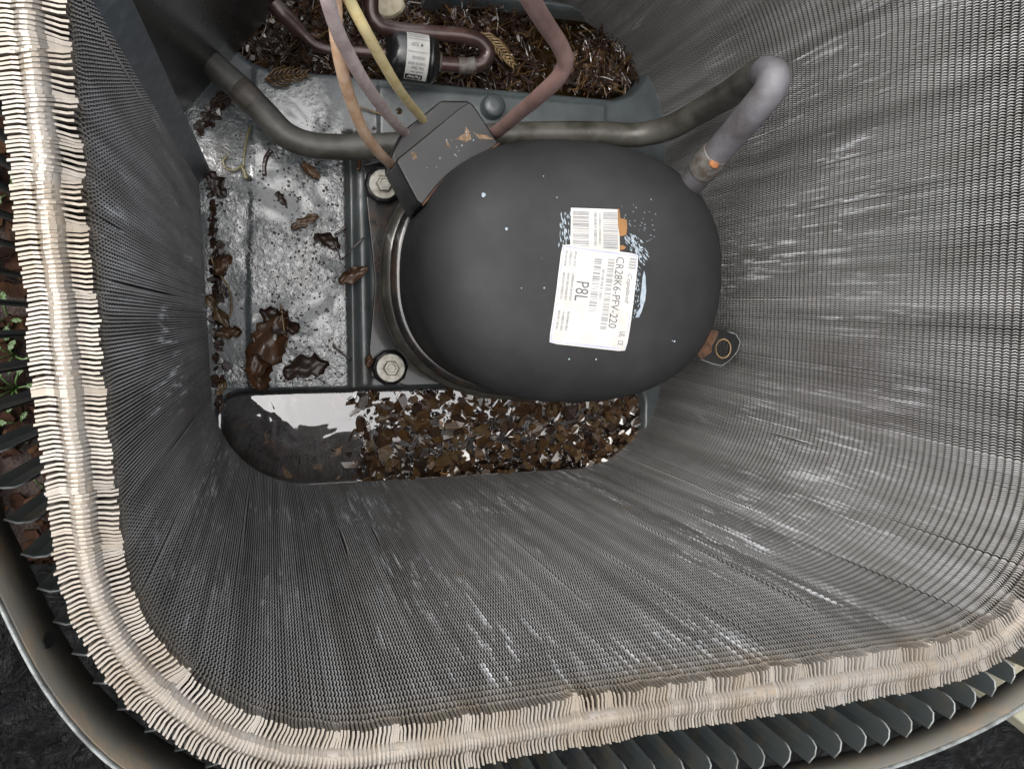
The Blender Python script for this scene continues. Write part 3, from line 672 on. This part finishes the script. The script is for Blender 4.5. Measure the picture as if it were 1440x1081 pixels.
for a0, a1, b0, b1 in ((.018, .028, .03, .97), (.972, .98, .03, .9), (.02, .98, .018, .030), (.02, .98, .968, .976)): T.grid('border_line', a0, a1, b0, b1, .0013, M_BLUE, lb2, 4)
T.text('lettering', 'CR28K6-PFV-220', .055, .775, .71, .105, .0013, M_INK, lb2)
T.text('lettering', 'Copeland', .21, .51, .865, .075, .0013, M_INK, lb2, .25)
T.text('lettering', 'P8L', .35, .545, .235, .165, .0013, M_INK, lb2)
T.bars('barcode', .10, .64, .43, .525, 26, .0013, M_INKL, lb2); T.bars('barcode', .09, .80, .605, .69, 40, .0013, M_INKL, lb2)
T.bars('fine_print', .2, .52, .54, .58, 30, .0013, M_INKL, lb2); T.text('lettering', 'UL', .80, .855, .87, .075, .0013, M_INK, lb2); T.text('lettering', 'CE', .89, .94, .87, .07, .0013, M_INK, lb2)
for b in (.17, .11, .055):          # print too worn to read
    for a0, a1 in ((.06, .22), (.28, .55), (.66, .86)): T.bars('fine_print', a0, a1, b, b + .028, int((a1 - a0)*120 + b*40), .0013, M_INKL, lb2)
# brand flash: four slanted bars beside the name
for k in range(4): T.bars('brand_bar', .05 + .03*k, .07 + .03*k, .88, .97, 2, .0013, M_INK, lb2)
def blotch(name, pix, mat, parent, lift): return dome_patch(name, [on_dome(*q(*p)).xy for p in pix], lift, mat, parent)
blotch('torn_backing', [(553, 148), (563, 146), (571, 205), (592, 207), (610, 215), (612, 262), (606, 305), (580, 312), (566, 310), (556, 250)], M_ORANGE, comp, .0007)
blotch('torn_backing', [(566, 370), (584, 366), (606, 380), (592, 393), (566, 398)], M_ORANGE, comp, .0007)
blotch('glue_smear', [(716, 520), (724, 560), (728, 640), (722, 700), (700, 770), (684, 805), (662, 806), (676, 770), (694, 740), (690, 700), (698, 640), (706, 560)], M_GLUE, comp, .0005)
mb = MB()
def sliver(x0, y0, x1, y1, w):
    d = Vector((x1-x0, y1-y0)); n = Vector((-d.y, d.x)).normalized()*w; k = random.uniform(.3, .7); c = (x0 + d.x*k, y0 + d.y*k)
    pts = [on_dome(*q(*p)) for p in ((x0, y0), (c[0] + n.x, c[1] + n.y), (x1, y1), (c[0] - n.x, c[1] - n.y))]
    mb.add([(p.x - CX, p.y - CY, dome_at(p.x, p.y) - PZ + .0004) for p in pts], [(0, 1, 2, 3)])
for _ in range(46):
    x, y = random.uniform(200, 268), random.uniform(150, 350); sliver(x, y, x + random.uniform(-6, 10), y + random.uniform(12, 45), random.uniform(1.5, 5))
for _ in range(80):
    t = random.random(); x = 600 + 110*t + random.gauss(0, 18); y = 300 + 150*t + random.gauss(0, 20); sliver(x, y, x + random.uniform(6, 30), y + random.uniform(8, 36), random.uniform(1.5, 5))
for _ in range(60):
    x = random.uniform(640, 690); y = random.uniform(500, 830) - (x - 640)*1.2; sliver(x, y, x + random.uniform(-10, 4), y + random.uniform(6, 24), random.uniform(1.5, 4))
for _ in range(40):
    x, y = random.gauss(690, 60), random.gauss(270, 70); sliver(x, y, x + random.uniform(3, 12), y + random.uniform(3, 14), random.uniform(1, 3))
tag(mb.build('glue_flecks', M_GLUE, comp), kind='stuff')
mb = MB()
for u, v, r in [(680, 274, .0028), (712, 322, .0016), (733, 405, .0008), (783, 278, .0008), (948, 480, .0012), (765, 405, .0010), (800, 505, .001), (622, 302, .001), (838, 505, .0009)] + \
        [(random.uniform(600, 980), random.uniform(215, 540), random.choice((.0003, .0004, .0006))) for _ in range(6)]:
    c = on_dome(u, v)
    if ((c.x-CX)/RX)**2 + ((c.y-CY)/RY)**2 > .85: continue
    mb.add([(c.x - CX + r*math.cos(a)*random.uniform(.6, 1.1), c.y - CY + r*math.sin(a)*random.uniform(.6, 1.1), dome_at(c.x, c.y) - PZ + .0006) for a in np.linspace(0, 6.283, 8, endpoint=False)], [tuple(range(8))])
tag(mb.build('paint_specks', M_GLUE, comp), kind='stuff')

# terminal box: hood against the shell and a lid over it
tb = empty('terminal_box', (.15, .18, PZ)); tag(tb, 'black steel terminal box clipped to the side of the compressor, scratched lid', 'terminal box')
tl = lambda pts, z: [((P(u, v, z).x - .15), (P(u, v, z).y - .18)) for u, v in pts]
hood = [(547, 234), (551, 216), (566, 184), (607, 152), (620, 141), (660, 141), (690, 188), (640, 245), (594, 296), (582, 300)]
MB().prism(tl(hood, .205), .165 - PZ, .205 - PZ).build('hood', M_BOX, tb, bevel=.003)
n = 10; cur = [(702, 202), (690, 211), (670, 222), (650, 232), (634, 244), (620, 257), (608, 271), (600, 282), (594, 289)]
lid = [(560, 222), (600, 190), (645, 153), (660, 143), (666, 147), (684, 174)] + cur + [(586, 282), (572, 256), (557, 228)]
MB().prism(tl(lid, .258), .2055 - PZ, .258 - PZ).build('lid', M_BOX, tb, bevel=.0022)
mb = MB()
for pts in ([(655, 178), (661, 186), (663, 196), (655, 200), (648, 197), (640, 196), (648, 191), (653, 188)], [(665, 185), (672, 189), (684, 190), (694, 196), (684, 196), (674, 195)],
            [(578, 213), (583, 214), (587, 222), (581, 225)], [(626, 195), (632, 203), (634, 209), (629, 205)]):
    obj('scratch', [(x, y, .2583 - PZ) for x, y in tl(pts, .2585)], [tuple(range(len(pts)))], M_CHIP, tb)
V, F = tube([Vector((*xy, .2582 - PZ)) for xy in tl(cur, .258)], .0011, 6); obj('rusted_rim', V, F, M_RUST, tb, True)
for k in range(14):
    u, v = 600 + random.random()*80, 0; v = 230 - (u - 600)*.62 + random.uniform(-18, 16); c = tl([(u, v)], .2585)[0]; r = random.uniform(.0004, .0009)
    if k == 0: mb = MB()
    mb.add([(c[0] + r*math.cos(a), c[1] + r*math.sin(a), .2584 - PZ) for a in np.linspace(0, 6.283, 6, endpoint=False)], [tuple(range(6))])
tag(mb.build('paint_specks', M_GLUE, tb), kind='stuff')

# ------------------------------------------------------------------ pipes
PP = lambda pts: [P(u, v, z) for u, v, z in pts]
def pipe_thing(name, label, segs, seg=20):
    root = None
    t = empty(name, segs[0][1][0]); o0 = Vector(t.location); tag(t, label, 'pipe')
    for nm, pts, r, m in segs: 
        V, F = tube(smooth_path([p - o0 for p in pts], 12 if len(pts) < 20 else 1), r, seg); obj(nm, V, F, m, t, True)
    return t
SUC = smooth_path(PP([(262, 55, .085), (300, 92, .085), (340, 128, .085), (372, 160, .085), (402, 190, .085), (432, 203, .085), (470, 207, .085), (560, 204, .085), (650, 195, .087), (740, 189, .09), (840, 188, .10), (895, 190, .11), (935, 182, .135),
    (990, 153, .20), (1034, 127, .29), (1062, 109, .36), (1080, 103, .40), (1088, 110, .416), (1082, 128, .414), (1064, 151, .40), (1046, 172, .382), (1020, 202, .352), (1000, 225, .33), (978, 250, .30), (962, 268, .275)]), 10)
SPL = 158
pipe_thing('suction_pipe', 'thick olive grey suction pipe looping behind the compressor and down into its dome', [
    ('pipe_run', SUC[:SPL + 1], .0146, M_SUCT), ('riser', SUC[SPL:], [.0147, .0142, .0138, .0136, .0136, .0136], M_SUCT2),
    ('braze_collar', PP([(1009, 214, .341), (1000, 225, .33), (988, 239, .3135)]), [.0138, .0146, .0149, .0144], M_SOLDER),
    ('braze_collar', PP([(334, 122, .085), (342, 130, .085), (352, 140, .085), (358, 146, .085)]), [.0147, .0153, .0151, .0147], M_SUCTB)])
sp_ = bpy.data.objects['suction_pipe']; cc = P(1006, 229, .3445) - Vector(sp_.location)
V, F = lathe(cc, [(.0052, -.0035), (.0058, -.001), (.0048, .0012), (.0026, .0022), (.0006, .0025)], 9); obj('rust_spot', [(v[0] + random.uniform(-.0007, .0007), v[1] + random.uniform(-.0007, .0007), v[2]) for v in V], F, M_RUSTO, sp_, True)
pipe_thing('discharge_pipe', 'pinkish brown copper discharge pipe bending down to the terminal box side', [
    ('pipe_run', PP([(724, -50, .55), (742, -8, .52), (768, 35, .48), (788, 66, .455), (795, 88, .44), (786, 108, .425), (762, 132, .39), (732, 157, .33), (708, 178, .27), (690, 192, .225), (680, 202, .20)]), .0064, M_DISCH)])
pipe_thing('liquid_pipe', 'dark copper liquid pipe with a hairpin bend beside the leaf litter', [
    ('pipe_run', PP([(524, -40, .10), (522, -5, .095), (523, 20, .09), (534, 36, .088), (556, 42, .085), (610, 47, .085), (655, 51, .085), (676, 59, .083), (686, 73, .08), (680, 88, .078), (662, 93, .076), (640, 92, .075), (616, 90, .075)]), .0086, M_LIQ),
    ('braze_collar', PP([(644, 92.5, .075), (657, 93, .0755), (668, 91.5, .0763)]), .0093, M_SOLDER)])
pipe_thing('drier_inlet_pipe', 'thin dark copper pipe running from the control box wall to the filter drier', [
    ('pipe_run', PP([(384, 4, .09), (396, 18, .088), (412, 34, .082), (428, 50, .078), (442, 63, .075), (460, 70, .073), (490, 72, .073), (548, 76, .074)]), [.0088, .0088, .0084, .006, .0055, .0055, .0058, .0062], M_LIQ)])
# filter drier
d0, d1 = P(541, 76, .074), P(618, 88, .074); ax = (d1 - d0).normalized(); LD = (d1 - d0).length
fd = empty('filter_drier', d0); tag(fd, 'short black filter drier cylinder with a white printed label', 'filter drier')
ny = Vector((0, 0, 1)); nx = ax.cross(ny).normalized(); RD = .0285
prof = [(0, .007), (.001, .014), (.004, .021), (.009, .0265), (.015, RD), (.049, RD), (.0495, RD*.985), (.052, RD*.985), (.0525, RD), (.055, RD), (.0555, RD*.985), (.058, RD*.985), (.0585, RD*.99), (.063, .026), (.068, .020), (.071, .013), (.0725, .008)]
prof = [(x*LD/.0725, r) for x, r in prof]; V = []; F = []; sg = 40
for x, r in prof: V += [ax*x + (nx*math.cos(a) + ny*math.sin(a))*r for a in (2*math.pi*k/sg for k in range(sg))]
for i in range(len(prof)-1): F += [(i*sg + k, i*sg + (k+1) % sg, (i+1)*sg + (k+1) % sg, (i+1)*sg + k) for k in range(sg)]
F += [tuple(range(sg))[::-1], tuple(range((len(prof)-1)*sg, len(prof)*sg))]; obj('canister', V, F, M_DRIER, fd, True)
V, F = tube([ax*(LD*.965), ax*(LD*1.02)], .0115, 16); obj('fitting', V, F, M_SOLDER, fd, True)
def wrap(a, h, lift):     # a along the axis (0..1 over the label), h around (0..1 from near bottom edge to far top edge)
    th = R_(205) - R_(205 - 5)*h*0 - h*R_(165) ; th = R_(18) + h*R_(150); x = LD*(.335 + .40*a)
    return ax*x + (nx*math.cos(th) + ny*math.sin(th))*(RD + lift)
def wgrid(name, a0, a1, h0, h1, lift, mat, par, n=14):
    V = [wrap(a0 + (a1-a0)*j/2, h0 + (h1-h0)*i/n, lift) for i in range(n+1) for j in range(3)]
    return obj(name, V, [(i*3 + j, i*3 + j+1, (i+1)*3 + j+1, (i+1)*3 + j) for i in range(n) for j in range(2)], mat, par, True)
lab = wgrid('label', 0, 1, 0, 1, .0003, M_PAPER, fd); wgrid('black_stripe', .03, .8, .02, .115, .0006, M_INKB, lab, 4)
def wtext(body, a0, a1, h, hh, mat, lift=.0006, bold=0):   # lettering runs upside down to this viewpoint
    cu = bpy.data.curves.new('t', 'FONT'); cu.body = body; cu.resolution_u = 3; cu.offset = bold; to = bpy.data.objects.new('t', cu); col.objects.link(to); bpy.context.view_layer.update()
    me = bpy.data.meshes.new_from_object(to.evaluated_get(bpy.context.evaluated_depsgraph_get())); bpy.data.objects.remove(to)
    xs = [v.co.x for v in me.vertices]; ys = [v.co.y for v in me.vertices]; x0, x1, y0, y1 = min(xs), max(xs), min(ys), max(ys)
    V = [wrap(a1 + (a0 - a1)*(v.co.x - x0)/(x1 - x0), h + hh - hh*((v.co.y - y0)/(y1-y0)), lift) for v in me.vertices]
    obj('lettering', V, [tuple(p.vertices) for p in me.polygons], mat, lab); bpy.data.meshes.remove(me)
wtext('Parker', .10, .72, .035, .065, M_PAPER, .0009, .02)
for body, a0, a1, h, hh, m in (('Liquid Line', .25, .8, .135, .05, M_INKB), ('Filter Drier', .25, .8, .195, .05, M_INKB), ('FLOW', .18, .5, .53, .06, M_INK), ('UL', .45, .6, .86, .065, M_INKB)): wtext(body, a0, a1, h, hh, m)
for a0, a1, h, hh in ((.1, .85, .265, .04), (.25, .82, .345, .045), (.05, .95, .44, .02), (.05, .95, .65, .02), (.05, .9, .70, .02), (.08, .9, .75, .02), (.2, .32, .86, .05)):   # print too small to read
    V = []; F = []; x = a0; rr = random.Random(int(h*1000))
    while x < a1:
        w_ = rr.uniform(.015, .05); V += [wrap(x, h, .0006), wrap(min(x + w_, a1), h, .0006), wrap(min(x + w_, a1), h + hh, .0006), wrap(x, h + hh, .0006)]; n_ = len(V); F.append((n_-4, n_-3, n_-2, n_-1)); x += w_ + rr.uniform(.012, .03)
    obj('fine_print', V, F, M_INKL, lab)
obj('flow_arrow', [wrap(.62, .53, .0006), wrap(.62, .59, .0006), wrap(.72, .56, .0006)], [(0, 1, 2)], M_INKB, lab)

# ------------------------------------------------------------------ wires
for nm, lb_, pts, r, m in (
    ('peach_wire', 'peach coloured insulated wire curving into the terminal box by the zinc bolt', [(468, -30, .46), (471, 5, .44), (473, 50, .42), (481, 98, .39), (494, 143, .35), (513, 188, .30), (532, 214, .25), (549, 231, .20), (562, 244, .182)], .0050, M_WPEACH),
    ('mauve_wire', 'dusty mauve insulated wire running into the terminal box between two others', [(455, -30, .50), (462, 5, .48), (475, 45, .45), (490, 76, .42), (510, 112, .38), (535, 148, .31), (556, 174, .245), (568, 186, .205), (582, 200, .185)], .0050, M_WMAUVE),
    ('yellow_wire', 'yellow insulated wire running into the terminal box hood', [(478, -30, .46), (492, 2, .44), (512, 40, .42), (535, 82, .38), (556, 118, .33), (576, 146, .26), (592, 165, .21), (604, 182, .185)], .0043, M_WYEL)):
    o = bar(nm, PP(pts), r, m, None, 10, 12, .015); tag(o, lb_, 'wire')

# ------------------------------------------------------------------ things lying on the pan
zp = PZ + .0015
def leaf_at(i, u, v, size, rz, label, cat='leaf', tilt=(0, 0), z=None, stretch=1., group=None):
    c = P(u, v, PZ); return place(LEAVES[i], 'dead_leaf', (c.x, c.y, (z if z is not None else zp + .003)), (size*stretch, size, size), rz, tilt, label, cat, group)
leaf_at(1, 436, 243, .027, .3 - 1, 'ribbed tan seed husk lying alone on the wet panel near the olive pipe', 'seed husk', (0, 0))
leaf_at(0, 380, 482, .085, 1.1, 'largest rust brown leaf plastered flat on the wet panel')
leaf_at(8, 364, 522, .045, 1.7, 'brown leaf end touching the large rust brown leaf')
leaf_at(2, 392, 452, .050, 2.6, 'dark leaf scrap on top edge of the large rust brown leaf')
leaf_at(2, 430, 516, .055, .2, 'olive brown leaf scrap beside the groove end of the wet panel')
leaf_at(4, 310, 372, .032, .9, 'curled red brown leaf standing against the coil wall', tilt=(.5, .4), z=.04)
leaf_at(7, 308, 438, .045, -1.0, 'long tan leaf strip wedged at the foot of the coil', tilt=(.2, .2), z=.038)
leaf_at(9, 322, 466, .03, .1, 'short tan leaf strip below the long wedged strip', tilt=(.1, 0), z=.036)
leaf_at(10, 312, 405, .026, 2.0, 'dark crumpled leaf under the curled red brown leaf', tilt=(.3, .1), z=.037)
leaf_at(5, 428, 312, .030, .5, 'narrow pinkish leaf scrap in the middle of the wet panel', stretch=1.2)
leaf_at(6, 396, 280, .018, -.9, 'tiny dark curled leaf near the seed husk', tilt=(.6, 0))
leaf_at(2, 460, 338, .034, -.4, 'dark torn leaf tangled with twigs beside the groove', tilt=(.3, .2), z=.036)
leaf_at(0, 496, 388, .036, .5, 'red brown leaf strip lying across the rib', stretch=1.1, z=.042)
leaf_at(6, 305, 262, .032, -1.0, 'dark leaf triangle stuck at the foot of the corner post', tilt=(.1, .2), z=.036)
leaf_at(8, 517, 506, .016, 1.4, 'orange brown scrap on the rib near the lower zinc bolt', z=.040)
leaf_at(3, 312, 545, .02, 1.0, 'small tan scrap at the pan corner by the water', z=.034)
def twig(pts, r, m, label, cat='twig', z=PZ + .003): tag(bar('twig', [P(u, v, z + dz) for u, v, dz in pts], r, m, None, 6, 7, .12), label, cat)
twig([(352, 178, .002), (346, 200, .003), (343, 226, .004), (342, 240, .002)], .0016, M_SPROUT, 'thin pale sprout stem hanging below the olive pipe', 'sprout')
twig([(340, 232, .002), (330, 240, .002), (318, 236, .002), (314, 226, .002), (320, 220, .002)], .0014, M_SPROUT, 'hooked pale root of the sprout curled on the wet panel', 'sprout')
twig([(338, 232, .003), (343, 240, .003), (347, 252, .002)], [.002, .0022, .0038], M_SPROUT, 'fat yellowish tip of the sprout on the wet panel', 'sprout')
twig([(382, 211, .001), (375, 220, .001), (372, 232, .001), (372, 247, .001)], .0026, M_TWIG, 'short dark curved twig lying beside the sprout')
twig([(470, 330, .004), (478, 326, .005), (487, 318, .006)], .0014, M_TWIG, 'short black twig pointing off the tangled leaf')
twig([(470, 340, .004), (475, 352, .004), (480, 364, .003), (495, 350, .008), (512, 334, .010)], .0011, M_TWIG, 'long bent black twig reaching over the rib')
twig([(296, 360, .010), (304, 380, .010), (318, 398, .008), (323, 410, .006), (326, 430, .004), (322, 448, .003)], .0013, M_STRAW, 'bent straw coloured stalk lying by the coil wall')
twig([(395, 430, .006), (398, 455, .007), (403, 488, .004)], .0014, M_STRAW, 'straight straw stalk lying across the large brown leaf')
twig([(352, 484, .004), (362, 474, .006), (374, 464, .006)], .0012, M_STRAW, 'short pale stalk on the edge of the large brown leaf')
twig([(468, 486, .001), (478, 494, .001), (494, 506, .002)], .0016, M_TWIG, 'short tapered brown twig near the groove')
twig([(490, 148, .003), (510, 152, .004), (538, 162, .003)], .0011, M_STRAW, 'fine yellow stalk lying behind the wires')
twig([(502, 222, .012), (506, 230, .012), (503, 240, .012)], .003, M_LEAF[0], 'red brown bud stuck to the rib near the upper zinc bolt', 'bud')
def sprig(name, u0, v0, u1, v1, n, w, label, z, m):
    a, b = P(u0, v0, z), P(u1, v1, z); d = (b - a); L = d.length; d.normalize(); n2 = Vector((-d.y, d.x, 0)); t = empty(name, a); tag(t, label, 'sprig'); 
    V, F = tube(smooth_path([Vector((0, 0, 0)), d*L*.5 + Vector((0, 0, .003)), d*L], 6), [.0014, .0006], 6); obj('stem', V, F, m, t, True)
    for k in range(n):
        f = (k + .5)/n
        for sgn in (-1, 1):
            l = w*(1 - .7*f)*random.uniform(.7, 1.1); p = d*L*f + Vector((0, 0, .003*math.sin(math.pi*f)))
            V, F = tube([p, p + (d*.7 + n2*sgn*.7)*l*.5 + Vector((0, 0, random.uniform(-.001, .003))), p + (d*.9 + n2*sgn*.45)*l], [.0016, .0013, .0005], 5); obj('leaflet', V, F, m, t, True)
sprig('conifer_sprig', 372, 112, 432, 104, 9, .028, 'orange brown conifer sprig lying on the pan below the thin pipe', PZ + .008, M_NEEDLE)
sprig('conifer_sprig', 676, 46, 722, 92, 11, .026, 'pale straw conifer sprig lying beside the hairpin pipe bend', .036, M_STRAW)
# pale stone
V = []; F = []; sg = 14; c = P(545, 8, .03)
for r, z in ((.6, -.012), (.95, -.008), (1.0, .004), (.93, .012), (.80, .0145)):
    for k in range(sg):
        a = 2*math.pi*k/sg; V.append((c.x + .021*r*math.cos(a)*(1 + .10*math.sin(3*a + 1)), c.y + .0185*r*math.sin(a)*(1 + .08*math.sin(2*a)), .022 + z + random.uniform(-.0006, .0006)))
F = [(i*sg + k, i*sg + (k+1) % sg, (i+1)*sg + (k+1) % sg, (i+1)*sg + k) for i in range(4) for k in range(sg)] + [tuple(range(sg))[::-1], tuple(range(4*sg, 5*sg))]
tag(obj('stone', V, F, M_STONE), 'pale tan flat stone lying in the leaf litter by the far post', 'stone')

# bark chips in the near trough: the larger ones one by one, the small ones as a bed
def in_tr(t, m):
    while True:
        x = random.uniform(t[0], t[1]); y = random.uniform(t[2], t[3])
        if float(rbox(np.array(x), np.array(y), *t)) < -m: return x, y
for k in range(298):
    x, y = in_tr(TR_LO, .012)
    if x < .06 and k % 3: x, y = random.uniform(.08, .46), random.uniform(-.125, -.088) 
    f = min(1, max(0, (x - .045)/.05)); z = random.uniform(-.001, .006) + f*random.uniform(.010, .0190)
    if x < .06 and y > -.125: z = min(z, .006)
    tilt = .12 + .5*f
    ci = random.randrange(20); tone = ('dark brown', 'mid brown', 'orange brown', 'blackish', 'pale tan')[ci % 5]; where = 'under the calm clear water' if x < .06 else ('in the middle of the near trough' if x < .25 else 'in the near trough under the compressor edge')
    place(CHIPS[ci], 'wood_chip', (x, y, z), random.uniform(.014, .030), random.uniform(0, 6.3), (random.uniform(-tilt, tilt), random.uniform(-tilt, tilt)),
          'wet %s bark chip %s' % (tone, where), 'wood chip', 'bark chips in the water trough')
spots = []
for k in range(3600):
    x, y = in_tr(TR_LO, .004); spots.append((random.choice(CHIPS), random.randrange(5), (x, y, random.uniform(-.006, .004) + min(1, max(0, (x - .055)/.05))*random.uniform(.004, .0200)), random.uniform(.008, .019), (random.uniform(-.6, .6), random.uniform(-.6, .6), random.uniform(0, 6.3))))
tag(scatter_stuff('bark_crumbs', CHIPS, spots, M_BARK), 'fine brown bark crumbs covering the bed of the near trough', 'bark crumbs')
silt = pool('silt', TR_LO, .0035, simple('brown_silt', (.075, .042, .02), .7, 0, (.035, .02, .011), 70, .4, .62, 140, .7, .002), 120, 40)
tag(silt, 'brown silt bed under the standing water of the near trough', 'silt', kind='stuff')
# leaf litter in the far trough
for k in range(120):
    if k < 80: x = random.uniform(-.055, .30); y = random.uniform(.292, .395)
    else: x, y = random.uniform(.37, .455), random.uniform(.318, .375)
    g = 'dead leaves in the far trough'
    li = random.choice((0, 2, 2, 4, 6, 6, 8, 10, 10, 1, 5, 9, 3)); place(LEAVES[li], 'dead_leaf', (x, y, random.uniform(.010, .028)), random.uniform(.010, .026), random.uniform(0, 6.3), (random.uniform(-.6, .6), random.uniform(-.6, .6)),
          'wet %s dead leaf in far litter %s' % (('red brown', 'tan', 'blackish', 'pale tan')[li % 4], 'beside the thin drier pipe' if x < .1 else ('around the filter drier and hairpin pipe' if x < .33 else 'behind the discharge pipe')), 'leaf', g)
spots = []; 
ndl = MB(); V, F = tube([Vector((-.5, 0, 0)), Vector((0, .04, .05)), Vector((.5, 0, 0))], .035, 4); ndl_me = bpy.data.meshes.new('needle'); ndl_me.from_pydata([tuple(v) for v in V], [], F)
for k in range(2600):
    if k < 1900: x = random.uniform(-.06, .33); y = random.uniform(.285, .405)
    else: x, y = random.gauss(.415, .032), random.gauss(.338, .024)
    if x > .33 and float(rbox(np.array(x), np.array(y), *TR_UP)) > -.012: continue
    if random.random() < .6: spots.append((ndl_me, random.choice((0, 0, 1, 2, 3)), (x, y, random.uniform(.008, .028)), random.uniform(.010, .03), (random.uniform(-.4, .4), random.uniform(-.4, .4), random.uniform(0, 6.3))))
    else: spots.append((random.choice(CHIPS), random.choice((0, 2, 0, 3)), (x, y, random.uniform(.006, .024)), random.uniform(.004, .012), (random.uniform(-.8, .8), random.uniform(-.8, .8), random.uniform(0, 6.3))))
for k in range(140):      # litter drifted along the foot of the left coil wall
    y = random.uniform(-.10, .17); x = -.076 + abs(random.gauss(0, .006)); spots.append((random.choice(CHIPS), random.choice((0, 2, 3)), (x, y, PZ + random.uniform(-.004, .004)), random.uniform(.006, .016), (random.uniform(-.6, .6), random.uniform(-.6, .6), random.uniform(0, 6.3))))
for k in range(70):
    a = random.random(); x, y = -.085 + .035*a + random.gauss(0, .004), .228 + .045*a - abs(random.gauss(0, .006)); spots.append((random.choice(CHIPS), random.choice((0, 2, 3)), (x, y, PZ + random.uniform(0, .005)), random.uniform(.005, .012), (random.uniform(-.6, .6), random.uniform(-.6, .6), random.uniform(0, 6.3))))
tag(scatter_stuff('leaf_litter', None, spots, [M_LEAF[2], M_NEEDLE, M_BARK[0], M_BARK[3], M_STRAW]), 'dark matted leaf and needle litter in the far trough and along the pan edges', 'leaf litter')
# grit speckled over the wet panel
mb = MB()
for k in range(800):
    x = min(random.gauss(.035, .04), .078); y = random.uniform(-.075, .24); r = random.choice((.0006, .0008, .001, .0013, .0018))
    if x < -.075: continue
    z = float(pan_h(np.array([[x]]), np.array([[y]]))[0, 0]) + .0002; n = 6
    rad = [r*random.uniform(.6, 1.2) for _ in range(n)]
    mb.add([(x + rad[i]*math.cos(i*1.047), y + rad[i]*math.sin(i*1.047), z) for i in range(n)] + [(x + .5*rad[i]*math.cos(i*1.047), y + .5*rad[i]*math.sin(i*1.047), z + r*.5) for i in range(n)],
           [(i, (i+1) % n, n + (i+1) % n, n + i) for i in range(n)] + [tuple(range(n, 2*n))])
tag(mb.build('grit', M_GRIT), 'dark grit and soil specks spattered over the wet panel', 'grit', kind='stuff')
